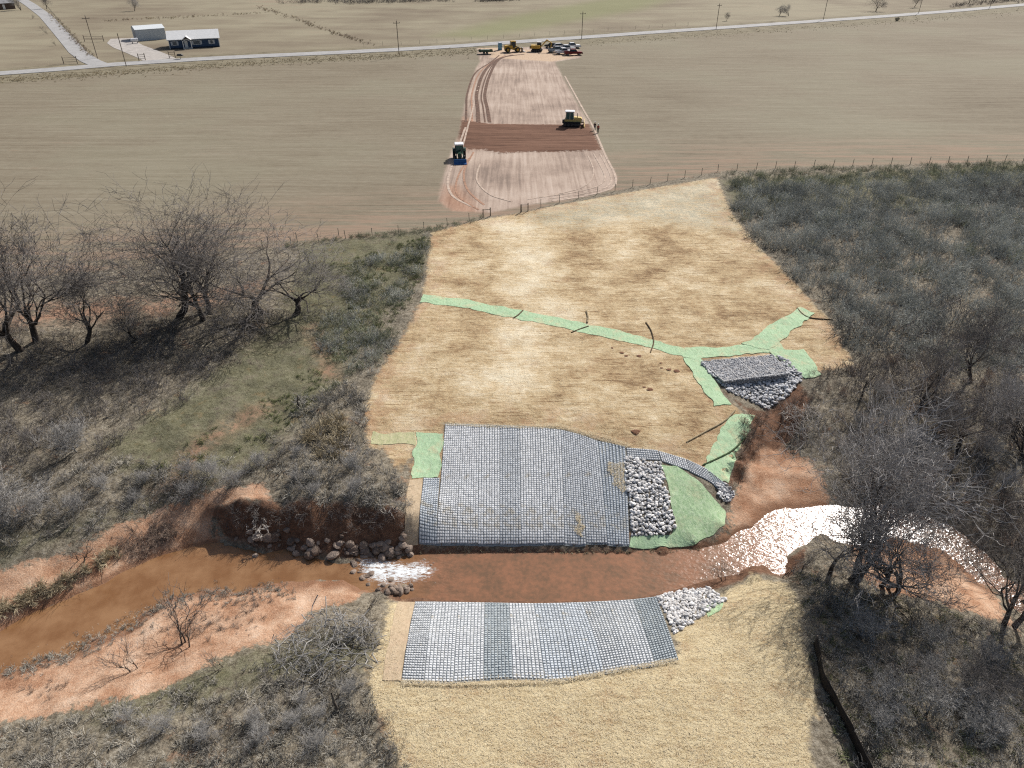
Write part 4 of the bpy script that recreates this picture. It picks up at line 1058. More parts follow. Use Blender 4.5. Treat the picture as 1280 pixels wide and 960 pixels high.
tree('sapling', 232, 808, 0.2, 1.6, 'largest sapling standing on the near sand bar', 'saplings on the sand bars', 'sapling', 'sapling')
tree('sapling', 168, 838, 1.4, 1.0, 'small sapling left of the largest one on the sand bar', 'saplings on the sand bars', 'sapling', 'sapling')
tree('sapling', 278, 836, 2.4, 0.8, 'tiny sapling right of the largest one on the sand bar', 'saplings on the sand bars', 'sapling', 'sapling')
tree('sapling', 168, 664, 3.0, 0.62, 'thin sapling on the pale far sand bar', 'saplings on the sand bars', 'sapling', 'sapling')
tree('sapling', 102, 700, 4.0, 1.1, 'dark sapling above the left grass bank', 'saplings on the sand bars', 'sapling', 'sapling')
tree('sapling', 460, 762, 5.0, 0.8, 'leafless sapling beside the tan strip at the rapids', 'saplings on the sand bars', 'sapling', 'sapling')
tree('sapling', 905, 726, 1.0, 0.7, 'dark sapling at the water edge behind the near riprap', 'saplings on the sand bars', 'sapling', 'sapling')
tree('sapling', 980, 720, 4.4, 0.9, 'dark sapling on the bank point by the glittering water', 'saplings on the sand bars', 'sapling', 'sapling')

rr_ = np.random.default_rng(515)
for lab_, grp_, pl_, n_, sc_ in (('pale grey leafless shrub among the weeds above the left sand', 'pale shrubs above the left sand', [(-10, 640), (200, 575), (320, 530), (330, 600), (120, 650), (-10, 680)], 11, (.3, .6)),
                                 ('low pale shrub among the weeds in the near left corner', 'pale shrubs in the near left corner', [(20, 930), (200, 885), (440, 850), (480, 940), (60, 955)], 10, (.22, .42)),
                                 ('pale shrub on top of the eroded bank left of the tan strip', 'pale shrubs on the eroded bank', [(345, 560), (450, 560), (500, 620), (350, 615)], 7, (.25, .45)),
                                 ('pale shrub in the dark brush above the creek bend', 'pale shrubs above the creek bend', [(1050, 480), (1280, 490), (1280, 620), (1160, 610), (1060, 560)], 12, (.4, .8)),
                                 ('grey shrub in the weeds of the near right bank', 'grey shrubs on the near right bank', [(1040, 770), (1270, 810), (1280, 950), (1110, 950), (1060, 850)], 9, (.35, .65))):
    for p_ in in_poly(np.array(pl_, float), n_, rr_, 18.0):
        tree('greyshrub', p_[0], p_[1], rr_.uniform(0, 6.28), rr_.uniform(*sc_), lab_, grp_, 'bare_shrub', 'shrub', wide=1.25)

# ------------------------------------------------------------------ brush, weeds and grass as masses
def clump(seed, n, h, splay, side, rad, mat, curl=0.35, base=0.12):
    rng = np.random.default_rng(seed); P = []
    for i in range(n):
        a = rng.uniform(0, 6.28); b = rng.uniform(0, base)
        o = np.array([math.cos(a) * b, math.sin(a) * b, -0.06])
        a2 = a + rng.normal(0, 0.6); t = rng.uniform(0.05, splay)
        d = np.array([math.cos(a2) * t, math.sin(a2) * t, 1.0]); d /= np.linalg.norm(d)
        L = h * rng.uniform(0.55, 1.05)
        m = o + d * L * 0.5 + rng.normal(0, 0.04 * h, 3)
        e = m + unit(d + np.array([math.cos(a2), math.sin(a2), -0.3]) * curl + rng.normal(0, 0.2, 3)) * L * 0.5
        pts = np.array([o, m, e]); P.append((pts, np.array([rad, rad * 0.8, rad * 0.35])))
        for j in range(side):
            f = rng.uniform(0.25, 0.95)
            q = (o * (1 - 2 * f) + m * 2 * f) if f < 0.5 else (m * (2 - 2 * f) + e * (2 * f - 1))
            dd = unit(d + rng.normal(0, 0.75, 3)); l = L * rng.uniform(0.2, 0.5)
            P.append((np.array([q, q + dd * l * 0.5 + rng.normal(0, 0.02 * h, 3), q + unit(dd + rng.normal(0, 0.3, 3)) * l]), np.array([rad * 0.65, rad * 0.5, rad * 0.3])))
    return tubes_mesh('clump', [(P, 3)], mat, False)
def scatter(name, label, pts, scl, protos, seed=0, sink=0.0, tilt=0.25):
    """one mass of vegetation: clump meshes set out on the ground"""
    rng = np.random.default_rng(seed)
    N = len(pts)
    z = H(pts[:, 0], pts[:, 1]) - sink
    me = bpy.data.meshes.new(name)
    me.vertices.add(N); me.vertices.foreach_set('co', np.concatenate([pts, z[:, None]], 1).astype(np.float32).ravel())
    def at(nm, ty, arr, key):
        a = me.attributes.new(nm, ty, 'POINT'); a.data.foreach_set(key, arr.ravel())
    at('scl', 'FLOAT', np.asarray(scl, np.float32), 'value')
    rot = np.stack([rng.normal(0, tilt, N), rng.normal(0, tilt, N), rng.uniform(0, 6.28, N)], -1).astype(np.float32)
    at('rot', 'FLOAT_VECTOR', rot, 'vector')
    at('idx', 'INT', rng.integers(0, len(protos), N).astype(np.int32), 'value')
    o = link(name, me)
    col = bpy.data.collections.new(name + '_clumps')
    for i, m in enumerate(protos):
        col.objects.link(bpy.data.objects.new(f'{name}_clump_{i}', m))
    ng = bpy.data.node_groups.new(name + '_nodes', 'GeometryNodeTree')
    ng.interface.new_socket('Geometry', in_out='INPUT', socket_type='NodeSocketGeometry')
    ng.interface.new_socket('Geometry', in_out='OUTPUT', socket_type='NodeSocketGeometry')
    nd = ng.nodes; lk = ng.links
    gi = nd.new('NodeGroupInput'); go = nd.new('NodeGroupOutput')
    ip = nd.new('GeometryNodeInstanceOnPoints'); ci = nd.new('GeometryNodeCollectionInfo')
    ci.inputs['Collection'].default_value = col; ci.inputs['Separate Children'].default_value = True; ci.inputs['Reset Children'].default_value = True
    def na(nm, ty):
        a = nd.new('GeometryNodeInputNamedAttribute'); a.data_type = ty; a.inputs['Name'].default_value = nm; return a.outputs['Attribute']
    lk.new(gi.outputs[0], ip.inputs['Points']); lk.new(ci.outputs[0], ip.inputs['Instance'])
    ip.inputs['Pick Instance'].default_value = True
    lk.new(na('idx', 'INT'), ip.inputs['Instance Index']); lk.new(na('scl', 'FLOAT'), ip.inputs['Scale'])
    er = nd.new('FunctionNodeEulerToRotation'); lk.new(na('rot', 'FLOAT_VECTOR'), er.inputs[0]); lk.new(er.outputs[0], ip.inputs['Rotation'])
    lk.new(ip.outputs[0], go.inputs[0])
    md = o.modifiers.new('set_out', 'NODES'); md.node_group = ng
    return tag(o, label, kind='stuff')
def area(polypx, n, seed, mind=0.0, jag=None):
    rng = np.random.default_rng(seed)
    return in_poly(ground_pts(polypx), n, rng, mind)
def clumpy(P, s, thr=0.0, seed=0):
    """thin a scatter into patches"""
    return P[fbm(P[:, 0] + seed * 31, P[:, 1], s, 3) > thr]
def outside(P, *zones, m=0.0):
    k = np.ones(len(P), bool)
    for z in zones:
        k &= usdf(P[:, 0], P[:, 1], z) < m
    return P[k]
rs = np.random.default_rng(99)
S = {k: [] for k in ()}
thick = [clump(1000 + i, 22, 1.0, 0.7, 4, 0.015, THICKET, 0.35, 0.8) for i in range(4)]
olive = [clump(1100 + i, 22, 1.0, 0.8, 4, 0.015, THICKET_OLIVE, 0.35, 0.8) for i in range(3)]
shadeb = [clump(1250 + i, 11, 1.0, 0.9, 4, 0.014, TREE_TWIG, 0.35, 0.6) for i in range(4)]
darkb = [clump(1200 + i, 12, 1.0, 0.9, 4, 0.015, TWIG_DARK, 0.35, 0.6) for i in range(4)]
greyb = [clump(1300 + i, 12, 1.0, 0.95, 4, 0.015, TWIG_GREY, 0.35, 0.5) for i in range(4)]
brownb = [clump(1400 + i, 12, 1.0, 0.95, 4, 0.014, BROWNTWIG) for i in range(3)]
tufts = [clump(1500 + i, 32, 1.0, 0.9, 0, 0.018, DRYGRASS, 0.7) for i in range(3)]
weeds = [clump(1600 + i, 18, 1.0, 1.6, 1, 0.032, GREYGRASS, 0.6, 0.5) for i in range(4)]
oweeds = [clump(1700 + i, 18, 1.0, 1.6, 1, 0.034, OLIVEGRASS, 0.6, 0.6) for i in range(3)]

P = area([(900, 216), (1000, 211), (1280, 203), (1560, 198), (1560, 470), (1280, 470), (1130, 452), (1062, 448), (1038, 400), (988, 343), (942, 298), (915, 262)], 2700, 1)
P = outside(P, Z['straw'], m=-0.6)
hgt = 1.6 + 0.6 * fbm(P[:, 0], P[:, 1], 0.10, 3) + rs.normal(0, 0.22, len(P))
far_ = sstep(0, 16, -usdf(P[:, 0], P[:, 1], Z['field']))
hgt *= 0.45 + 0.55 * far_
ol = (far_ + rs.normal(0, 0.25, len(P))) < 0.55
scatter('thicket', 'dense grey leafless thicket covering the right slope', P[~ol], np.clip(hgt[~ol], 0.5, 3.2), thick, 1)
scatter('olive_thicket', 'low olive brush strip along the right fence', P[ol], np.clip(hgt[ol], 0.4, 2.2), olive, 2)
P = clumpy(area([(940, 280), (1280, 240), (1560, 230), (1560, 470), (1130, 450), (1070, 440), (1000, 345)], 320, 31), 0.07, 0.12, 9)
scatter('tall_thicket', 'taller dark shrubs standing out of the grey thicket', P, rs.uniform(1.8, 3.2, len(P)), darkb, 31)
P = area([(1010, 465), (1062, 452), (1130, 455), (1280, 470), (1560, 470), (1560, 800), (1310, 720), (1230, 668), (1180, 645), (1110, 622), (1060, 612), (1045, 575), (1020, 530), (1005, 500)], 1150, 3)
h = rs.uniform(0.6, 1.9, len(P)) * (0.8 + 0.6 * fbm(P[:, 0], P[:, 1], 0.2, 2))
k = rs.random(len(P)) < 0.55
scatter('dark_brush', 'dark leafless brush on the slope above the creek bend', P[k], h[k], darkb, 3)
scatter('brown_brush', 'reddish brown brush mixed in above the creek bend', P[~k], h[~k] * 0.8, brownb, 4)
P = area([(930, 520), (960, 515), (1003, 480), (1015, 520), (1000, 560), (965, 545), (940, 570), (925, 610), (905, 620), (920, 585)], 70, 5)
scatter('gully_brush', 'brown brush on the eroded gully sides', P, rs.uniform(0.4, 1.1, len(P)), brownb, 5)
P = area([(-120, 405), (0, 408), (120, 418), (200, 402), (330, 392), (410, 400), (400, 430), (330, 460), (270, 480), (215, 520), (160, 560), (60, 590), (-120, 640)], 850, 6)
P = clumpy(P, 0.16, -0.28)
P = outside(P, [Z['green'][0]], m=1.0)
scatter('shade_brush', 'dark tangled undergrowth below the left trees', P, rs.uniform(0.5, 1.5, len(P)), shadeb, 6)  # dense undergrowth; tree shade is also put into its darker twig colour
P = area([(410, 395), (440, 330), (480, 305), (536, 295), (534, 330), (524, 372), (500, 420), (470, 468), (440, 470), (405, 450), (395, 420)], 420, 7)
P = clumpy(P, 0.2, -0.15, 2)
scatter('edge_brush', 'grey olive brush strip along the left edge of the straw slope', P, rs.uniform(0.4, 1.2, len(P)), thick + olive, 7)
P = area([(355, 300 + 10), (420, 302), (540, 290), (600, 276), (606, 270), (540, 284), (420, 297), (355, 306)], 130, 8)
scatter('fence_weeds', 'olive weeds along the left fence line', P, rs.uniform(0.25, 0.6, len(P)), olive, 8)
P = area([(345, 540), (370, 500), (430, 475), (458, 500), (456, 545), (470, 570), (505, 600), (510, 640), (430, 628), (345, 625), (335, 580)], 300, 9)
k = rs.random(len(P)) < 0.6
scatter('bank_weeds', 'grey matted weeds on top of the eroded bank', P[k], rs.uniform(0.35, 0.9, k.sum()), weeds, 9, tilt=0.5)
scatter('bank_brush', 'grey brush on top of the eroded bank', P[~k], rs.uniform(0.5, 1.2, (~k).sum()), greyb, 10, tilt=0.5)
P = area([(-120, 650), (0, 610), (100, 585), (210, 560), (330, 510), (345, 560), (330, 605), (225, 620), (120, 665), (0, 695), (-120, 730)], 560, 11)
k = rs.random(len(P)) < 0.55
P1 = outside(clumpy(P[k], 0.35, -0.2, 3), [Z['green'][0]], m=1.5)
scatter('left_weeds', 'grey weeds and dead stems above the left sand', P1, rs.uniform(0.3, 0.85, len(P1)), weeds, 11, tilt=0.4)
P2 = outside(clumpy(P[~k], 0.3, -0.1, 4), [Z['green'][0]], m=0.0)
scatter('left_brush', 'grey twig brush above the left sand', P2, rs.uniform(0.4, 1.1, len(P2)), greyb, 12, tilt=0.4)
P = area([(300, 520), (420, 440), (440, 400), (410, 330), (540, 292), (520, 370), (440, 470), (345, 545), (230, 600), (180, 580)], 1500, 13)
P = clumpy(P, 0.3, -0.05, 5)
scatter('green_weeds', 'low olive green weeds on the left slope', P, rs.uniform(0.2, 0.45, len(P)), oweeds, 13, tilt=0.3)
P = area([(-120, 960), (0, 915), (110, 895), (200, 868), (300, 840), (370, 815), (400, 830), (455, 850), (470, 890), (510, 960), (540, 1030), (-120, 1060)], 1200, 14)
P1 = clumpy(P, 0.35, -0.25, 6)
scatter('near_weeds', 'grey matted weeds in the near left corner', P1, rs.uniform(0.22, 0.6, len(P1)), weeds, 14, tilt=0.4)
P = area([(-60, 960), (60, 925), (200, 880), (330, 840), (470, 860), (520, 1000), (-60, 1040)], 200, 15)
P = clumpy(P, 0.3, 0.0, 7)
scatter('near_brush', 'dark low brush patches in the near left corner', P, rs.uniform(0.35, 0.8, len(P)), darkb, 15)
P = area([(995, 715), (1060, 735), (1130, 750), (1200, 765), (1270, 800), (1420, 900), (1420, 1060), (1090, 1060), (1035, 900), (1010, 820), (1005, 760)], 1600, 16)
k = rs.random(len(P))
P1 = P[k < 0.6]
scatter('right_weeds', 'olive grey weeds covering the near right bank', P1, rs.uniform(0.25, 0.6, len(P1)), weeds, 16, tilt=0.4)
P1 = P[(k >= 0.6) & (k < 0.72)]
scatter('right_brush', 'grey brush covering the near right bank', P1, rs.uniform(0.4, 1.0, len(P1)), greyb, 17)
P1 = P[k >= 0.76]
scatter('right_green', 'olive weeds mixed into the near right bank', P1, rs.uniform(0.2, 0.45, len(P1)), oweeds, 18)
# grass-hung bank edge, cut bank roots, water-edge tufts
def along(line, n, spread, seed):
    r = np.random.default_rng(seed)
    L = resample(np.array(line, float), 300)
    return ground_pts(L[r.integers(0, 300, n)] + r.normal(0, 1, (n, 2)) * np.array(spread))
P = along([(-60, 790), (0, 765), (50, 745), (100, 718), (150, 692)], 130, (3, 4), 20)
scatter('bank_grass', 'tan grass hanging over the left creek bank', P, rs.uniform(0.5, 1.0, len(P)), tufts, 20, tilt=0.7)
P = along([(150, 690), (180, 672), (215, 655), (212, 668), (170, 694)], 150, (8, 6), 21)
scatter('bank_litter', 'dark driftwood twigs on the far sand bar', P, rs.uniform(0.3, 0.7, len(P)), brownb, 21, tilt=1.0)
P = along([(280, 640), (350, 640), (430, 640), (515, 655)], 120, (6, 9), 22)
scatter('hanging_roots', 'dark roots and dead grass hanging down the eroded bank', P, rs.uniform(0.3, 0.9, len(P)), shadeb + brownb[:1], 22, tilt=1.3)
P = along([(10, 838), (60, 828), (110, 806), (170, 768), (230, 748), (320, 738), (360, 738)], 420, (12, 7), 23)
scatter('shore_grass', 'short pale grass along the near water edge', P, rs.uniform(0.15, 0.4, len(P)), weeds, 23, tilt=0.6)
P = along([(250, 775), (290, 765), (320, 758), (300, 780), (200, 800)], 100, (14, 8), 24)
scatter('drift_twigs', 'dark drift twigs lying on the near sand bar', P, rs.uniform(0.25, 0.6, len(P)), brownb, 24, tilt=1.1)
P = along([(30, 862), (60, 862), (95, 858), (75, 850)], 12, (8, 6), 25)
scatter('sand_weeds', 'small dark weeds on the lower left sand', P, rs.uniform(0.3, 0.55, len(P)), brownb, 25)
P = along([(520, 692), (650, 690), (790, 690), (880, 688)], 120, (5, 1.5), 26)
scatter('toe_grass', 'dead grass along the foot of the far mats', P, rs.uniform(0.12, 0.3, len(P)), tufts, 26, tilt=0.8)
P = area([(390, 530), (425, 515), (440, 545), (425, 575), (395, 575), (380, 555)], 90, 27)
scatter('straw_bush', 'tall tan grass clump on the left slope', P, rs.uniform(0.7, 1.4, len(P)), tufts, 27, tilt=0.5)
# loose straws over both mulched areas
rng = np.random.default_rng(77)
def straws(name, polys, n, seed, label, zone):
    r = np.random.default_rng(seed)
    P = in_poly(polys, n, r)
    P = P[usdf(P[:, 0], P[:, 1], [polys]) > 0.1]
    if zone: P = outside(P, *zone, m=-0.3)
    m = len(P); a = r.uniform(0, 3.14, m); L = r.uniform(0.08, 0.28, m)
    d = np.stack([np.cos(a), np.sin(a)], -1) * L[:, None] / 2; w = np.stack([-np.sin(a), np.cos(a)], -1) * 0.012
    z = H(P[:, 0], P[:, 1])
    hi = np.where(r.random(m) < 0.3, 0.06, 0.0); z0 = z + hi + r.uniform(0.01, 0.035, m); z1 = z + hi + r.uniform(0.01, 0.05, m)
    V = np.stack([np.c_[P - d - w, z0], np.c_[P - d + w, z0], np.c_[P + d, z1], np.c_[P - d, z0 + 0.006]], 1).reshape(-1, 3)
    F = (np.array([(0, 2, 3), (1, 3, 2), (0, 1, 2)])[None] + 4 * np.arange(m)[:, None, None]).reshape(-1, 3)
    t = NT(name + '_straw'); nn = t.noise(1.7, 3)
    mt = t.fin(t.ramp(t.noise(9, 3), [(0.3, (0.46, 0.35, 0.20)), (0.7, (0.78, 0.69, 0.50))]), 0.7)
    return tag(link(name, mesh_np(name, V, F, mt)), label, kind='stuff')
straws('near_straw', Z['straw'][1], 26000, 3, 'loose straw covering the near bank', None)
straws('slope_straw', Z['straw'][0], 26000, 4, 'loose straw covering the far slope', None)

for i_, (pl, n_) in enumerate([([(759, 576), (768, 579), (780, 577), (783, 588), (781, 600), (785, 612), (777, 622), (772, 611), (763, 608), (766, 598), (757, 590)], 1300), ([(721, 640), (728, 644), (726, 652), (733, 660), (728, 668), (731, 676), (722, 672), (716, 664), (721, 655), (717, 648)], 650), ([(500, 848), (560, 852), (700, 848), (846, 822), (850, 830), (700, 856), (560, 860), (500, 858)], 3500), ([(556, 528), (700, 530), (760, 545), (790, 556), (786, 562), (750, 553), (700, 538), (556, 534)], 3500)]):
    o_ = straws('mat_straw', ground_pts(pl), n_, 60 + i_, ('loose straw lying on the right end of the far mats', 'straw wisp near the foot of the far mats', 'straw spilling over the lower edge of the near mats', 'straw spilling over the top edge of the far mats')[i_], None)
    o_.location.z += 0.085

# ------------------------------------------------------------------ built things
class MB:
    def __init__(s): s.v = []; s.f = []
    def add(s, v, f):
        o = len(s.v); s.v += [tuple(x) for x in v]; s.f += [tuple(i + o for i in q) for q in f]; return s
    def box(s, x0, x1, y0, y1, z0, z1):
        return s.add([(x0, y0, z0), (x1, y0, z0), (x1, y1, z0), (x0, y1, z0), (x0, y0, z1), (x1, y0, z1), (x1, y1, z1), (x0, y1, z1)],
                     [(0, 3, 2, 1), (4, 5, 6, 7), (0, 1, 5, 4), (1, 2, 6, 5), (2, 3, 7, 6), (3, 0, 4, 7)])
    def prism(s, prof, y0, y1, inset=None):
        """side profile (x, z) swept across y; inset: list of inward y offsets per profile point"""
        n = len(prof); inset = inset or [0] * n
        v = [(x, y0 + i, z) for (x, z), i in zip(prof, inset)] + [(x, y1 - i, z) for (x, z), i in zip(prof, inset)]
        f = [tuple(range(n)), tuple(range(2 * n - 1, n - 1, -1))] + [(i, i + n, (i + 1) % n + n, (i + 1) % n) for i in range(n)]
        return s.add(v, f)
    def cyl(s, c, ax, r, w, n=16):
        c = np.array(c, float); a = np.eye(3)[ax]; u = np.eye(3)[(ax + 1) % 3]; t = np.eye(3)[(ax + 2) % 3]
        v = []
        for e in (-w / 2, w / 2):
            for i in range(n):
                g = 6.28318 * i / n
                v.append(c + a * e + (u * math.cos(g) + t * math.sin(g)) * r)
        f = [tuple(range(n - 1, -1, -1)), tuple(range(n, 2 * n))] + [(i, (i + 1) % n, (i + 1) % n + n, i + n) for i in range(n)]
        return s.add(v, f)
    def bar(s, p, q, w):
        p = Vector(p); q = Vector(q); d = q - p; m = Matrix.Translation((p + q) / 2) @ d.to_track_quat('Z', 'Y').to_matrix().to_4x4()
        h = w / 2; L = d.length / 2
        vv = [m @ Vector((x * h, y * h, z * L)) for z in (-1, 1) for y in (-1, 1) for x in (-1, 1)]
        return s.add(vv, [(0, 2, 3, 1), (4, 5, 7, 6), (0, 1, 5, 4), (2, 6, 7, 3), (0, 4, 6, 2), (1, 3, 7, 5)])
    def build(s, name, mat, parent=None, bevel=0.0):
        me = bpy.data.meshes.new(name); me.from_pydata(s.v, [], s.f)
        bm = bmesh.new(); bm.from_mesh(me)
        bmesh.ops.recalc_face_normals(bm, faces=bm.faces)
        if bevel: bmesh.ops.bevel(bm, geom=list(bm.edges), offset=bevel, segments=2, affect='EDGES', clamp_overlap=True)
        bm.to_mesh(me); bm.free(); me.materials.append(mat)
        return link(name, me, parent)

def paint(name, col, rough=0.35):
    return simple(name, col, rough, 0.06, 2.0)
GLASS = simple('dark_glass', (0.03, 0.045, 0.055), 0.08, 0.05)
RUBBER = simple('rubber', (0.025, 0.025, 0.026), 0.85, 0.2)
STEEL = simple('steel', (0.30, 0.30, 0.30), 0.5, 0.15, metal=0.5)
DARKSTEEL = simple('dark_steel', (0.07, 0.065, 0.06), 0.6, 0.2)
YELLOW = paint('machine_yellow', (0.50, 0.31, 0.055), 0.5)
WHITE = paint('white_paint', (0.72, 0.73, 0.74))
CREAM = paint('machine_cream', (0.62, 0.58, 0.48))
BLUE = paint('tractor_green', (0.025, 0.060, 0.040))
LAMP = simple('lamp_lens', (0.75, 0.75, 0.70), 0.2, 0.05)
REDL = simple('tail_lens', (0.35, 0.02, 0.02), 0.3, 0.05)
def wheel(parent, x, y, r, w, rimmat=STEEL):
    t = MB().cyl((0, 0, 0), 1, r, w, 20).build('wheel', RUBBER, parent, 0.03); t.location = (x, y, r)
    MB().cyl((0, 0, 0), 1, r * 0.55, w + 0.03, 14).build('rim', rimmat, t)
    return t
def pickup(px, py, rz, col, name, label, van=False):
    q = G(px, py)
    root = empty('parked_pickup' if not van else 'parked_car', q, rz, label, 'pickup' if not van else 'car', 'vehicles parked at the end of the pad')
    m = paint('car_' + name, col, 0.3)
    L = 2.9 if not van else 2.4
    if not van:
        b = MB().prism([(-L, .5), (L, .5), (L + .02, .95), (L - .15, 1.08), (1.25, 1.16), (-1.05, 1.16), (-1.05, .78), (-L, .78)], -.98, .98)
        b.box(-L, -1.05, -.98, -.86, .78, 1.2); b.box(-L, -1.05, .86, .98, .78, 1.2); b.box(-L, -L + .1, -.86, .86, .78, 1.2)
        b.build('body', m, root)
        MB().prism([(1.22, 1.15), (0.62, 1.86), (-0.85, 1.9), (-1.05, 1.15)], -.93, .93, [0, .17, .17, 0]).build('cab', m, root, 0.03)
        MB().prism([(1.10, 1.24), (0.68, 1.74), (-0.80, 1.76), (-0.98, 1.24)], -.945, .945, [.0, .125, .125, 0]).build('side_window', GLASS, root)
        MB().add([(1.235, -.78, 1.2), (1.235, .78, 1.2), (.76, .66, 1.78), (.76, -.66, 1.78)], [(0, 1, 2, 3)]).build('windscreen', GLASS, root)
        MB().add([(-1.062, -.75, 1.25), (-1.062, .75, 1.25), (-.92, .66, 1.76), (-.92, -.66, 1.76)], [(3, 2, 1, 0)]).build('rear_window', GLASS, root)
    else:
        MB().prism([(-L, .45), (L, .45), (L, .85), (L - .2, 1.0), (1.2, 1.08), (-L, 1.12)], -.92, .92).build('body', m, root)
        MB().prism([(1.15, 1.06), (.35, 1.66), (-1.75, 1.7), (-L + .05, 1.1)], -.88, .88, [0, .16, .16, 0]).build('cab', m, root, 0.03)
        MB().prism([(1.0, 1.13), (.36, 1.56), (-1.7, 1.6), (-L + .2, 1.14)], -.892, .892, [0, .115, .115, 0]).build('side_window', GLASS, root)
        MB().add([(1.17, -.74, 1.1), (1.17, .74, 1.1), (.47, .62, 1.61), (.47, -.62, 1.61)], [(0, 1, 2, 3)]).build('windscreen', GLASS, root)
    for sx in (-1, 1):
        for sy in (-1, 1):
            wheel(root, sx * L * 0.64 - .05, sy * .84, .39, .26)
    MB().box(L, L + .12, -.95, .95, .48, .72).build('front_bumper', DARKSTEEL, root)
    MB().box(-L - .1, -L, -.95, .95, .5, .68).build('rear_bumper', STEEL, root)
    for sy in (-1, 1):
        MB().box(L - .02, L + .03, sy * .78 - .16, sy * .78 + .16, .80, .96).build('headlight', LAMP, root)
        MB().box(-L - .03, -L + .02, sy * .9 - .07, sy * .9 + .07, .8, 1.08).build('tail_light', REDL, root)
    return root
pickup(716.5, 69.0, R(8), (0.16, 0.015, 0.02), 'maroon', 'dark red pickup, nearest of the parked vehicles')
pickup(704.5, 67.5, R(18), (0.72, 0.73, 0.74), 'white_a', 'white pickup just left of the dark red pickup')
pickup(708, 63.5, R(12), (0.62, 0.64, 0.66), 'silver', 'silver pickup in the middle of the parked vehicles')
pickup(696.5, 65.5, R(15), (0.20, 0.24, 0.28), 'bluegrey', 'blue-grey pickup at the left of the parked group')
pickup(715, 60.5, R(10), (0.74, 0.75, 0.76), 'white_b', 'white pickup farthest right in the back row')
pickup(699.5, 60.5, R(20), (0.66, 0.67, 0.68), 'white_c', 'white car in the back row of parked vehicles', True)
pickup(689.5, 60.0, R(140), (0.03, 0.035, 0.035), 'black', 'black car standing apart left of the parked group', True)

def tractor():
    q = G(574.5, 199)
    r = empty('tractor', q, R(-90 + 6), 'dark green tractor with white cab roof and blue front bucket', 'tractor')
    MB().box(-1.2, 2.2, -.32, .32, .55, 1.0).build('chassis', DARKSTEEL, r)
    MB().prism([(.35, .95), (2.25, .95), (2.25, 1.45), (2.1, 1.6), (.35, 1.75)], -.38, .38, [0, 0, 0, .06, .06]).build('hood', BLUE, r, .03)
    c = MB().prism([(-1.15, 1.1), (.45, 1.1), (.30, 2.6), (-1.0, 2.6)], -.72, .72, [0, 0, .08, .08]).build('cab', simple('cab_glass', (0.05, 0.13, 0.12), 0.1, 0.1), r)
    fr = MB()
    for sx, tx in ((-1.15, -1.0), (.45, .30), (-.35, -.35)):
        for sy in (-1, 1): fr.bar((sx, sy * .73, 1.1), (tx, sy * .66, 2.62), .09)
    fr.build('cab_frame', DARKSTEEL, c)
    MB().box(-1.2, .55, -.82, .82, 2.6, 2.82).build('roof', WHITE, r, .06)
    for sy in (-1, 1):
        wheel(r, -.75, sy * .95, .88, .48, paint('rim_white', (.55, .56, .55)))
        wheel(r, 1.75, sy * .85, .58, .36, paint('rim_white', (.55, .56, .55)))
        MB().prism([(-1.5, 1.55), (-1.2, 1.82), (-.3, 1.85), (.15, 1.5), (.05, 1.45), (-.3, 1.75), (-1.15, 1.72), (-1.4, 1.5)], sy * .95 - .27, sy * .95 + .27).build('mudguard', BLUE, r)
        a = MB(); a.bar((.5, sy * .55, 1.5), (2.3, sy * .6, 1.25), .14); a.bar((2.3, sy * .6, 1.25), (3.1, sy * .6, .45), .14); a.build('loader_arm', BLUE, r)
    MB().prism([(3.05, .12), (3.85, .08), (3.85, .14), (3.25, .3), (3.1, .75), (3.2, .85), (3.05, .85)], -1.15, 1.15).build('bucket', paint('bucket_blue', (.03, .10, .26)), r)
    MB().cyl((1.6, .25, 2.0), 2, .05, .9, 8).build('exhaust_pipe', DARKSTEEL, r)
    return r
tractor()
def tracks(r, L, w, y, h):
    for sy in (-1, 1):
        p = [(-L, h * .5), (-L + .25, .06), (L - .25, .06), (L, h * .5), (L - .3, h), (-L + .3, h)]
        t = MB().prism([(x, z) for x, z in p], sy * y - w / 2, sy * y + w / 2).build('track', RUBBER, r, .04)
        for i in range(5):
            MB().cyl((-L + .45 + i * (2 * L - .9) / 4, sy * y, h * .45), 1, h * .3, w + .04, 12).build('track_roller', DARKSTEEL, t)
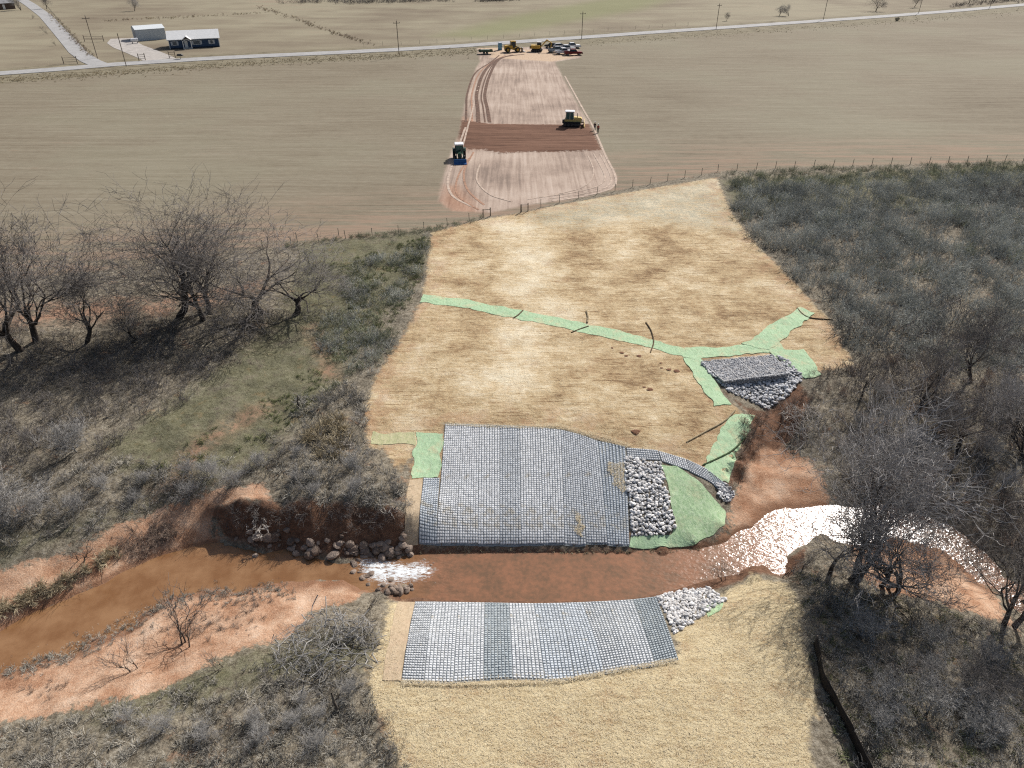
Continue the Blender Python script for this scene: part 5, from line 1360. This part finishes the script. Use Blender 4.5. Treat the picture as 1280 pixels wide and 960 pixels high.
def dozer():
    q = G(715, 157)
    r = empty('bulldozer', q, R(-6), 'tan bulldozer with white cab roof grading the dark soil band', 'bulldozer')
    tracks(r, 1.9, .6, .95, .95)
    MB().prism([(-1.6, .6), (2.0, .6), (2.05, 1.5), (1.85, 1.75), (.3, 1.85), (-1.6, 1.5)], -.65, .65, [0, 0, 0, .1, .1, 0]).build('engine_hood', paint('dozer_tan', (.62, .46, .16), .5), r, .04)
    c = MB().prism([(-1.35, 1.4), (.35, 1.4), (.2, 2.85), (-1.3, 2.85)], -.75, .75, [0, 0, .06, .06]).build('cab', simple('cab_glass', (0.05, 0.13, 0.12), 0.1, 0.1), r)
    fr = MB()
    for sx, tx in ((-1.36, -1.31), (.36, .21), (-.5, -.5)):
        for sy in (-1, 1): fr.bar((sx, sy * .76, 1.4), (tx, sy * .70, 2.88), .11)
    fr.build('cab_frame', CREAM, c)
    MB().box(-1.55, .45, -.86, .86, 2.85, 3.02).build('roof', WHITE, r, .05)
    MB().prism([(2.5, .05), (2.75, .02), (2.55, .5), (2.62, 1.1), (2.48, 1.12), (2.40, .5)], -1.75, 1.75).build('blade', paint('blade_tan', (.45, .33, .14), .6), r)
    for sy in (-1, 1):
        MB().bar((0, sy * 1.3, .5), (2.5, sy * 1.3, .4), .18).build('push_arm', DARKSTEEL, r)
        MB().bar((1.7, sy * .45, 1.4), (2.5, sy * .5, .8), .1).build('lift_cylinder', STEEL, r)
    MB().cyl((1.1, -.35, 2.2), 2, .07, .9, 8).build('exhaust_pipe', DARKSTEEL, r)
    MB().box(-2.1, -1.6, -.4, .4, .5, 1.2).build('rear_ripper', DARKSTEEL, r)
    return r
dozer()
def loader():
    q = G(641.5, 65)
    r = empty('wheel_loader', q, R(12), 'yellow wheel loader with black tyres at the end of the pad', 'loader')
    MB().box(-3.0, -.3, -.9, .9, .9, 2.1).build('engine_housing', YELLOW, r, .08)
    MB().box(-.3, 1.9, -.6, .6, .7, 1.4).build('front_frame', YELLOW, r, .05)
    c = MB().box(-.9, .7, -.75, .75, 1.5, 3.2).build('cab', GLASS, r)
    MB().box(-1.0, .8, -.85, .85, 3.2, 3.36).build('roof', YELLOW, r, .05)
    fr = MB()
    for sx in (-.9, .7):
        for sy in (-1, 1): fr.bar((sx, sy * .76, 1.5), (sx, sy * .76, 3.2), .12)
    fr.build('cab_frame', YELLOW, c)
    for x in (-2.0, 1.3):
        for sy in (-1, 1): wheel(r, x, sy * 1.05, .8, .6, paint('rim_yellow', (.5, .31, .055)))
    for sy in (-1, 1): MB().bar((.6, sy * .5, 1.9), (3.0, sy * .55, .8), .24).build('lift_arm', YELLOW, r)
    MB().prism([(2.9, .1), (4.0, .05), (4.0, .15), (3.2, .35), (2.98, 1.0), (3.15, 1.3), (2.9, 1.3)], -1.45, 1.45).build('bucket', STEEL, r)
    return r
loader()
def excavator():
    q = G(671, 64.5)
    r = empty('excavator', q, R(-8), 'yellow excavator with lowered boom beside the wheel loader', 'excavator')
    tracks(r, 1.9, .6, 1.0, .85)
    MB().box(-2.0, 1.1, -1.25, 1.25, 1.0, 2.0).build('upper_house', YELLOW, r, .08)
    MB().box(-2.3, -1.9, -1.2, 1.2, 1.0, 1.9).build('counterweight', DARKSTEEL, r, .1)
    MB().box(0, 1.4, .2, 1.15, 1.0, 2.75).build('cab', GLASS, r)
    MB().box(-.05, 1.45, .15, 1.2, 2.75, 2.9).build('cab_roof', WHITE, r, .04)
    MB().prism([(1.0, 1.3), (1.3, 1.3), (3.4, 3.4), (5.0, 2.6), (5.1, 2.85), (3.4, 3.85), (3.1, 3.7)], -.55, -.2).build('boom', YELLOW, r)
    MB().bar((5.0, -.37, 2.8), (4.4, -.37, .8), .3).build('stick', YELLOW, r)
    MB().prism([(4.0, .1), (4.7, .05), (4.9, .5), (4.5, .95), (4.1, .7)], -.85, .1).build('bucket', DARKSTEEL, r)
    return r
excavator()
def trailer():
    q = G(607.5, 67.5)
    r = empty('flat_trailer', q, R(4), 'dark green flat trailer at the left end of the pad', 'trailer')
    g = paint('trailer_green', (.05, .085, .06), .6)
    MB().box(-2.4, 2.2, -1.05, 1.05, .7, .85).build('deck', g, r)
    for sy in (-1, 1):
        MB().box(-2.4, 2.2, sy * 1.03 - .03, sy * 1.03 + .03, .85, 1.3).build('side_rail', g, r)
        for x in (-.6, .35): wheel(r, x, sy * 1.2, .38, .24)
    f = MB(); f.bar((2.2, -.7, .7), (3.4, 0, .6), .1); f.bar((2.2, .7, .7), (3.4, 0, .6), .1); f.build('drawbar', DARKSTEEL, r)
    MB().box(-1.8, 1.2, -.7, .7, .86, 1.35).build('load', simple('tarp', (.12, .15, .13), .8), r, .08)
trailer()
def toilet():
    q = G(625, 62.5)
    r = empty('portable_toilet', q, R(10), 'blue portable toilet cabin beside the road', 'toilet')
    b = paint('toilet_blue', (.10, .27, .42), .5)
    MB().box(-.6, .6, -.6, .6, .1, 2.1).build('cabin', b, r, .04)
    MB().box(-.65, .65, -.65, .65, 0, .12).build('skid', DARKSTEEL, r)
    MB().prism([(-.64, 2.1), (.64, 2.1), (.4, 2.32), (-.4, 2.32)], -.64, .64, [0, 0, .2, .2]).build('roof', paint('toilet_roof', (.65, .70, .74)), r)
    d = MB().box(-.42, .42, -.63, -.60, .2, 1.95).build('door', paint('toilet_door', (.14, .33, .48), .5), r)
    MB().box(.28, .36, -.66, -.63, 1.0, 1.15).build('door_handle', DARKSTEEL, d)
toilet()

# ------------------------------------------------------------------ workers on the pad
def skin_mesh(name, verts, edges, radii, mat, parent):
    me = bpy.data.meshes.new(name); me.from_pydata(verts, edges, [])
    o = link(name, me, parent)
    sm = o.modifiers.new('skin', 'SKIN'); sm.use_smooth_shade = True
    for i, r in enumerate(radii):
        me.skin_vertices[0].data[i].radius = (r, r * .85)
    me.skin_vertices[0].data[0].use_root = True
    su = o.modifiers.new('sub', 'SUBSURF'); su.levels = 1; su.render_levels = 2
    me.materials.append(mat)
    return o
def person(px, py, rz, label, vest, trousers, arm):
    q = G(px, py)
    r = empty('person', q, rz, label, 'person', 'two people standing beside the pad')
    V = [(0, 0, .98), (0, 0, 1.2), (0, 0, 1.42), (0, 0, 1.52), (0, .02, 1.62), (0, .02, 1.74),
         (-.19, 0, 1.42), (-.25, .02, 1.15), (-.24, .06 + arm, .92), (.19, 0, 1.42), (.25, .02, 1.15), (.24, .06, .92),
         (-.10, 0, .92), (-.12, .01, .5), (-.13, -.02, .08), (-.13, .13, .04), (.10, 0, .92), (.13, .01, .5), (.14, -.02, .08), (.14, .13, .04)]
    E = [(0, 1), (1, 2), (2, 3), (3, 4), (4, 5), (2, 6), (6, 7), (7, 8), (2, 9), (9, 10), (10, 11), (0, 12), (12, 13), (13, 14), (14, 15), (0, 16), (16, 17), (17, 18), (18, 19)]
    Rd = [.15, .15, .14, .06, .10, .07, .07, .055, .04, .07, .055, .04, .09, .065, .05, .04, .09, .065, .05, .04]
    body = skin_mesh('body', V, E, Rd, simple('skin_tone', (.42, .26, .19), .6, .1), r)
    skin_mesh('jacket', [V[i] for i in (0, 1, 2, 6, 7, 9, 10)], [(0, 1), (1, 2), (2, 3), (3, 4), (2, 5), (5, 6)], [.175, .18, .165, .09, .075, .09, .075], vest, r)
    skin_mesh('trousers', [V[i] for i in (0, 12, 13, 14, 16, 17, 18)], [(0, 1), (1, 2), (2, 3), (0, 4), (4, 5), (5, 6)], [.17, .11, .085, .07, .11, .085, .07], trousers, r)
    h = MB().cyl((0, 0, 0), 2, .15, .02, 16); h.cyl((0, 0, .06), 2, .125, .12, 16)
    hh = h.build('hard_hat', WHITE, r, .01); hh.location = (0, .02, 1.78)
    return r
person(743.2, 163.5, R(160), 'person in a dark jacket and white hat standing beside the bulldozer', simple('jacket_dark', (.06, .05, .05), .8), simple('trousers_blue', (.05, .06, .09), .9), .05)
person(747.3, 166.5, R(200), 'person in a red vest and white hat, the nearer of the two', simple('vest_red', (.45, .08, .05), .8), simple('trousers_black', (.03, .03, .035), .9), .15)

# ------------------------------------------------------------------ house, shed, poles
def frame_from(a, b):
    A = onlevel([a[0]], [a[1]], 0.0)[0]; B = onlevel([b[0]], [b[1]], 0.0)[0]
    d = B - A
    return A, math.atan2(d[1], d[0]), float(np.linalg.norm(d))
def house():
    A, ang, L = frame_from((213, 61.5), (275, 58.5))
    r = empty('house', (A[0], A[1], 0), ang, 'long navy house with white metal roof and arched porch', 'house')
    navy = simple('navy_siding', (.045, .080, .145), .7, .12, 3); trim = simple('white_trim', (.72, .72, .70), .6, .05); roofm = simple('white_metal_roof', (.70, .70, .69), .45, .05, 1.0)
    D, Hh = 9.0, 2.9
    MB().prism([(0, 0), (L, 0), (L, Hh), (0, Hh)], 0, D).build('wall', navy, r)
    MB().add([(0, 0, Hh), (0, D, Hh), (0, D / 2, Hh + 2.0)], [(0, 1, 2)]).add([(L, 0, Hh), (L, D, Hh), (L, D / 2, Hh + 2.0)], [(0, 1, 2)]).build('gable', navy, r)
    rf = MB(); o = .5
    rf.add([(-o, -o, Hh - .15), (L + o, -o, Hh - .15), (L + o, D / 2, Hh + 2.15), (-o, D / 2, Hh + 2.15), (-o, D + o, Hh - .15), (L + o, D + o, Hh - .15)], [(0, 1, 2, 3), (3, 2, 5, 4)])
    rf.add([(-o, -o, Hh - .05), (L + o, -o, Hh - .05), (L + o, D / 2, Hh + 2.25), (-o, D / 2, Hh + 2.25), (-o, D + o, Hh - .05), (L + o, D + o, Hh - .05)], [(0, 1, 2, 3), (3, 2, 5, 4)])
    rf.box(-o, L + o, -o - .05, -o, Hh - .2, Hh); roof = rf.build('roof', roofm, r)
    for x in (0, L): MB().box(x - .1, x + .1, -.1, .12, 0, Hh).build('corner_trim', trim, r)
    MB().box(-.02, L + .02, -.06, -.01, .0, .35).build('skirting', simple('dark_skirting', (.02, .03, .05), .8), r)
    def window(x, w, z0=1.05, z1=2.3):
        f = MB().box(x - w / 2, x + w / 2, -.07, .0, z0, z1).build('window', trim, r)
        MB().box(x - w / 2 + .12, x + w / 2 - .12, -.09, -.07, z0 + .12, z1 - .12).build('pane', simple('window_glass', (.12, .14, .16), .1, .1), f)
        for sx in (-1, 1): MB().box(x + sx * (w / 2 + .25) - .2, x + sx * (w / 2 + .25) + .2, -.05, 0, z0, z1).build('shutter', simple('pale_shutter', (.55, .57, .60), .6), f)
    window(L * .11, 1.5); window(L * .55, 2.4); window(L * .85, 1.1)
    # porch
    x0, x1 = L * .28, L * .44
    pr = MB().add([(x0 - .3, -2.2, Hh - .1), ((x0 + x1) / 2, -2.2, Hh + 1.0), (x1 + .3, -2.2, Hh - .1), (x0 - .3, D * .25, Hh - .1), ((x0 + x1) / 2, D * .25, Hh + 1.0), (x1 + .3, D * .25, Hh - .1)], [(0, 1, 4, 3), (1, 2, 5, 4)]).build('porch_roof', roofm, r)
    for k in range(8):
        a0, a1 = math.pi * k / 8, math.pi * (k + 1) / 8; cx = (x0 + x1) / 2; rr = (x1 - x0) / 2
        MB().bar((cx + rr * math.cos(a0), -2.15, Hh - .9 + .9 * math.sin(a0)), (cx + rr * math.cos(a1), -2.15, Hh - .9 + .9 * math.sin(a1)), .16).build('arch_piece', trim, pr)
    for x in (x0, x1): MB().box(x - .12, x + .12, -2.2, -1.96, 0, Hh - .3).build('porch_post', trim, r)
    MB().box(x0 - .2, x1 + .2, -2.2, 0, 0, .3).build('porch_deck', simple('deck_grey', (.4, .4, .39), .8), r)
    d = MB().box((x0 + x1) / 2 - .9, (x0 + x1) / 2 + .1, -.08, 0, .3, 2.35).build('door', trim, r)
    MB().box((x0 + x1) / 2 - .1, (x0 + x1) / 2 - .02, -.13, -.08, 1.2, 1.35).build('door_handle', DARKSTEEL, d)
house()
def shed():
    A, ang, L = frame_from((172.5, 51.5), (208.5, 48.8))
    r = empty('metal_shed', (A[0], A[1], 0), ang, 'pale metal shed with low pitched roof behind the navy house', 'shed')
    L = L * 1.0; D, Hh = 8.0, 3.7
    t = NT('shed_cladding'); w = t.n.new('ShaderNodeTexWave'); w.inputs['Scale'].default_value = 1.6; t.set(w.inputs['Vector'], t.coord())
    wall = t.fin(t.mix(w.outputs[0], (.42, .46, .49), (.50, .54, .57)), .5)
    MB().prism([(0, 0), (L, 0), (L, Hh), (0, Hh)], 0, D).build('wall', wall, r)
    MB().add([(0, 0, Hh), (0, D, Hh), (0, D / 2, Hh + .9)], [(0, 1, 2)]).add([(L, 0, Hh), (L, D, Hh), (L, D / 2, Hh + .9)], [(0, 1, 2)]).build('gable', wall, r)
    MB().add([(-.2, -.2, Hh), (L + .2, -.2, Hh), (L + .2, D / 2, Hh + .97), (-.2, D / 2, Hh + .97), (-.2, D + .2, Hh), (L + .2, D + .2, Hh)], [(0, 1, 2, 3), (3, 2, 5, 4)]).build('roof', simple('shed_roof', (.66, .69, .70), .4, .05), r)
    MB().box(-.04, 0, 2.0, 5.5, 0, 3.0).build('roller_door', simple('roller_grey', (.33, .35, .37), .5), r)
    q = onlevel([169], [54.5], 0)[0]
    p = empty('gas_tank', (q[0], q[1], 0), ang, 'white gas tank standing at the shed corner', 'tank')
    tk = MB().cyl((0, 0, 1.2), 0, .6, 2.4, 16).build('tank', WHITE, p, .1)
    for x in (-.8, .8): MB().box(x - .1, x + .1, -.4, .4, 0, .8).build('tank_foot', STEEL, p)
shed()
WOOD = simple('weathered_wood', (.20, .165, .13), .9, .3, 4)
def pole(bx, by, hgt, label, arm=True):
    q = onlevel([bx], [by], 0.0)[0]
    r = empty('utility_pole', (q[0], q[1], 0), R(random.uniform(20, 40)), label, 'pole', 'utility poles along the road')
    MB().cyl((0, 0, hgt / 2 - .2), 2, .115, hgt + .4, 10).build('shaft', WOOD, r)
    if arm:
        MB().box(-1.1, 1.1, -.24, -.14, hgt - .7, hgt - .55).build('crossarm', WOOD, r)
        for x in (-.95, 0, .95): MB().cyl((x, -.19 if x else 0, hgt - .42 if x else hgt + .2), 2, .06, .25, 8).build('insulator', STEEL, r)
pole(122, 73, 12.0, 'utility pole at the corner of the side road')
pole(158, 83, 9.0, 'utility pole in front of the driveway', False)
pole(499, 70, 10.2, 'utility pole on the near side of the road left of the pad')
pole(727, 49, 9.0, 'utility pole just right of the parked vehicles')
pole(895, 37, 9.2, 'utility pole halfway along the right part of the road')
pole(1029, 25, 9.5, 'utility pole at the top right, left of the far trees')
pole(1148, 17, 9.5, 'utility pole among the far trees at the top right')
pole(1237, 10, 9.5, 'utility pole nearest the top right corner')

# ------------------------------------------------------------------ fences
TPOST = simple('steel_post', (.10, .11, .09), .7, .2, 3)
def fence(px, label, spacing, group='wire fences along the field edge', h=1.25, brace=()):
    P = ground_pts(px)
    L = np.linalg.norm(np.diff(P, axis=0), axis=1).sum(); n = max(2, int(L / spacing))
    Q = resample(P, n); z = H(Q[:, 0], Q[:, 1])
    r = empty('wire_fence', (Q[0, 0], Q[0, 1], z[0]), 0, label, 'fence', group)
    o = np.array([Q[0, 0], Q[0, 1], z[0]])
    pm = MB().box(-.035, .035, -.035, .035, -.3, h).build('post', TPOST, r)
    first = True; me = pm.data
    for i in range(n):
        c = pm if first else link('post', me, r)
        first = False
        c.location = (Q[i, 0] - o[0], Q[i, 1] - o[1], z[i] - o[2]); c.rotation_euler = (random.uniform(-.05, .05), random.uniform(-.05, .05), 0)
    for hh in (.45, .8, 1.15):
        P3 = np.concatenate([Q, (z + hh)[:, None]], 1) - o
        link('wire', tubes_mesh('wire', [([(P3, np.full(n, .006))], 3)], TPOST), r)
    for (bx, by) in brace:
        for k in (0, 1):
            g = G(bx + k * 9, by - k * 2)
            MB().cyl((0, 0, .45), 2, .075, 1.7, 10).build('brace_post', WOOD, r).location = g - Vector(o)
        g0, g1 = G(bx, by), G(bx + 9, by - 2)
        MB().bar(g0 - Vector(o) + Vector((0, 0, 1.2)), g1 - Vector(o) + Vector((0, 0, 1.0)), .07).build('brace_rail', WOOD, r)
    return r
fence([(-150, 366), (0, 352), (150, 335), (300, 315), (420, 300), (540, 287), (613, 270)], 'wire fence along the left tree line up to the gap', 3.5, brace=[(604, 272)])
fence([(652, 265), (700, 253), (800, 232), (900, 214), (1000, 209), (1100, 206), (1280, 201), (1420, 198)], 'wire fence from the gap along the grey thicket', 3.5, brace=[(651, 266)])
fence([(372, 303), (398, 300), (424, 297)], 'short rail fence piece behind the low spreading tree', 2.5, None, 1.4)
fence([(58, 8), (80, 34), (104, 60), (116, 70)], 'wire fence along the right side of the side road', 6.0, 'wire fences beyond the road')
fence([(455, 58), (520, 55), (600, 50), (700, 43), (860, 32)], 'wire fence on the far side of the road behind the pad', 6.0, 'wire fences beyond the road')
def gate(a, b, label):
    A = onlevel([a[0], b[0]], [a[1], b[1]], 0.0)
    r = empty('pipe_gate', (A[0, 0], A[0, 1], 0), 0, label, 'gate', 'pipe gates by the house')
    d = A[1] - A[0]
    for k in (0, 1): MB().cyl((d[0] * k, d[1] * k, 1.0), 2, .12, 2.2, 8).build('gate_post', WOOD, r)
    for z in (.6, 1.1, 1.7): MB().bar((0, 0, z), (d[0], d[1], z), .09).build('rail', WOOD, r)
gate((174, 76), (182, 75.5), 'dark pipe gate section left of the driveway mouth')
gate((212, 73), (219.5, 72.5), 'dark pipe gate section right of the driveway mouth')
gate((106, 52), (130, 52), 'long pipe rail behind the corner pole')
gate((80, 80), (97, 79.5), 'white-ended rail at the side road corner')
q = onlevel([226], [74.3], 0)[0]
r = empty('mailbox', (q[0], q[1], 0), 0, 'small black mailbox at the road in front of the house', 'mailbox')
MB().box(-.06, .06, -.06, .06, 0, 1.0).build('mailbox_post', WOOD, r)
MB().prism([(-.9, 1.0), (.9, 1.0), (.9, 1.35), (.6, 1.6), (-.6, 1.6), (-.9, 1.35)], -.4, .4).build('mailbox_shell', DARKSTEEL, r)

# silt fence in the near right brush
def silt_fence():
    px = smooth_px([(1017, 806), (1021, 828), (1027, 855), (1040, 880), (1056, 910), (1070, 940), (1092, 985)], 30)
    P = resample(ground_pts(px), 46); z = H(P[:, 0], P[:, 1]); z = np.convolve(np.pad(z, 5, mode='edge'), np.ones(11) / 11, 'valid')
    r = empty('silt_fence', (P[0, 0], P[0, 1], z[0]), 0, 'black silt fence running to the bottom edge between straw and brush', 'fence')
    o = np.array(r.location); n = len(P)
    t = NT('silt_fabric'); nn = t.noise(4, 4)
    fm = t.fin(t.ramp(nn, [(.3, (.012, .010, .009)), (.7, (.035, .026, .020))]), .75)
    sag = .02 * np.sin(np.arange(n) * 1.3)
    V = []
    for k, hgt in enumerate((-.3, .35, .92)):
        d = np.gradient(P, axis=0); d /= np.linalg.norm(d, axis=1)[:, None]; nrm = np.stack([d[:, 1], -d[:, 0]], -1)
        V.append(np.concatenate([P + nrm * (0.03 * np.sin(np.arange(n) * .5 + k))[:, None] * (k > 0), (z + hgt + sag * (k == 2))[:, None]], 1) - o)
    V = np.concatenate(V); I = np.arange(3 * n).reshape(3, n)
    F = np.stack([I[:-1, :-1], I[:-1, 1:], I[1:, 1:], I[1:, :-1]], -1).reshape(-1, 4)
    f = link('fabric', mesh_np('fabric', V, F, fm, True), r)
    so = f.modifiers.new('thick', 'SOLIDIFY'); so.thickness = .02
    for i in range(0, n, 7):
        MB().box(-.03, .03, -.03, .03, -.2, .90).build('stake', WOOD, r).location = (P[i, 0] - o[0] + .06, P[i, 1] - o[1] + .03, z[i] - o[2])
silt_fence()

# ------------------------------------------------------------------ dead wood
def branch_heap(px, py, n, rad, hgt, seed, mat, label, name='brush_pile', twigs=True):
    rg = np.random.default_rng(seed); q = G(px, py)
    r = empty(name, q, 0, label, 'branches')
    P = []; T = []
    for i in range(n):
        a = rg.uniform(0, 6.28); b = rad * math.sqrt(rg.random())
        z = hgt * (1 - (b / rad) ** 2) * rg.uniform(.1, 1.0)
        c = np.array([math.cos(a) * b, math.sin(a) * b, z + .05])
        d = unit(np.array([rg.normal(), rg.normal(), rg.normal() * .35])); L = rg.uniform(.5, 1.6) * rad * .45
        k = rg.normal(0, .12, (5, 3)) * L
        pts = c + np.linspace(-.5, .5, 5)[:, None] * d * L + k; pts[:, 2] = np.maximum(pts[:, 2], -.05)
        rr = rg.uniform(.012, .045); P.append((pts, np.linspace(rr, rr * .35, 5)))
        for _ in range(5):
            s = pts[rg.integers(1, 5)]; dd = unit(d + rg.normal(0, .6, 3)); l = L * rg.uniform(.2, .5)
            T.append((np.array([s, s + dd * l * .5 + rg.normal(0, .05, 3), s + dd * l]), np.array([rr * .4, rr * .3, .006])))
    link('branch_tangle', tubes_mesh('branch_tangle', [(P, 5)], mat), r)
    link('twig_tangle', tubes_mesh('twig_tangle', [(T, 3)], TWIG_GREY if twigs else mat), r)
    return r
branch_heap(408, 818, 190, 3.2, 1.5, 5, TWIG_PALE, 'large heap of grey branches beside the near sand bar')
branch_heap(445, 800, 60, 1.6, .8, 6, TWIG_GREY, 'smaller tangle of branches between the heap and the tan strip')
branch_heap(1003, 522, 70, 1.8, 1.0, 7, DEADWOOD, 'bleached broken branches fallen beside the gully', 'fallen_branches', False)
branch_heap(428, 562, 46, 1.2, .6, 8, DEADWOOD, 'bleached twigs heaped on the slope left of the mats', 'fallen_branches', False)
branch_heap(325, 660, 26, 1.2, .7, 9, DEADWOOD, 'pale dead branches hanging on the dark eroded bank', 'fallen_branches', False)
def snag(px, py, h, lean, rad, label, seed):
    rg = np.random.default_rng(seed); q = G(px, py)
    r = empty('snag', q, 0, label, 'stump')
    z = np.linspace(-.2, h, 6); pts = np.stack([lean * z + rg.normal(0, .03, 6), rg.normal(0, .03, 6), z], -1)
    link('stem', tubes_mesh('stem', [([(pts, np.linspace(rad, rad * .6, 6))], 7)], BARK_GREY), r)
    d = pts[3]; link('stub', tubes_mesh('stub', [([(np.array([d, d + (.25, .1, .2), d + (.35, .15, .4)]), np.array([rad * .5, rad * .4, rad * .25]))], 5)], BARK_GREY), r)
snag(422, 889, 1.7, -.08, .10, 'lone dead stem standing in the near left weeds', 1)
snag(374, 510, 1.4, 0, .09, 'dark post-like stem above the tan grass clump', 2)

# ------------------------------------------------------------------ far vegetation
gf = 'bare trees beyond the road'
tree('dense', 168, 14, 1.0, 0.75, 'round bare bush in the pasture above the shed', gf)
tree('dense', 26, 13, 2.0, 1.0, 'bare tree at the far end of the side road', gf)
tree('mid', 58, 11, 2.0, 0.9, 'bare tree right of the side road at the top', gf)
tree('dense', 974, 20, 0.4, 0.55, 'left one of the two bare bushes beyond the road', gf)
tree('dense', 986, 20, 2.4, 0.6, 'right one of the two bare bushes beyond the road', gf)
tree('wide', 1094, 14, 1.4, 1.1, 'broad dark tree by the road at the top right', gf)
tree('mid', 1143, 9, 0.4, 1.0, 'upright bare tree right of the broad dark tree', gf)
tree('mid', 908, 26, 0.4, 0.5, 'small bush by the far roadside', gf)
tree('wide', 1210, 5, 2.4, 0.9, 'bare tree near the top right corner', gf)
for k, (x, y) in enumerate([(41, 24), (54, 38), (60, 43), (70, 57)]):
    tree('sapling', x, y, k, 0.8, ('topmost', 'second', 'third', 'lowest')[k] + ' of the four saplings left of the side road', 'saplings by the side road', 'sapling', 'sapling')
P = along([(-60, 104), (140, 92), (330, 78), (500, 70), (600, 64)], 1600, (8, 2.2), 40)
scatter('verge_grass', 'tall dry grass on the near roadside left of the pad', P, rs.uniform(.25, .6, len(P)), tufts, 40)
P = along([(740, 54), (900, 43), (1100, 29), (1290, 14)], 600, (8, 2.0), 41)
scatter('verge_weeds', 'dry grass on the near roadside right of the pad', P, rs.uniform(.2, .5, len(P)), tufts, 41)
P = np.vstack([along([(320, 8), (370, 24), (420, 42), (465, 56)], 260, (3, 1), 42), along([(130, 26), (220, 22), (330, 16)], 160, (3, .6), 43), along([(60, 14), (84, 40), (114, 70)], 200, (2.5, 1.0), 44)])
scatter('hedge_weeds', 'brown weeds along ditches and fences beyond the road', P, rs.uniform(.4, 1.0, len(P)), brownb + tufts, 42)
P = np.vstack([along([(360, 3), (470, 3), (560, 1)], 170, (10, 1.0), 45), along([(600, 2), (640, 0)], 60, (6, .6), 46), along([(1190, 8), (1280, 0)], 60, (6, 1.2), 47)])
scatter('far_wood', 'far grey scrub at the top edge', P, rs.uniform(1.0, 3.0, len(P)), darkb, 45)
A_, ang_, L_ = frame_from((-8, 13), (6, 12))
r = empty('farmhouse', (A_[0], A_[1], 0), ang_, 'partly visible dark-walled house in the top left corner', 'house')
MB().box(0, L_ * 2, 0, 8, 0, 2.8).build('wall', simple('brown_wall', (.10, .07, .06), .8), r)
MB().add([(-.4, -.4, 2.7), (L_ * 2 + .4, -.4, 2.7), (L_ * 2 + .4, 4, 4.6), (-.4, 4, 4.6), (-.4, 8.4, 2.7), (L_ * 2 + .4, 8.4, 2.7)], [(0, 1, 2, 3), (3, 2, 5, 4)]).build('roof', simple('grey_shingle', (.25, .25, .26), .8), r)
MB().box(L_ * .9, L_ * .9 + 1, -.06, 0, .1, 2.2).build('door', WHITE, r)
q = onlevel([1121], [26], 0)[0]
o = MB().cyl((0, 0, .75), 1, .75, 1.3, 18).build('hay_bale', simple('hay', (.42, .36, .25), .95, .25, 6, bump=.5), None, .08); o.location = (q[0], q[1], 0)
tag(o, 'single round hay bale lying in the right field', 'hay bale')
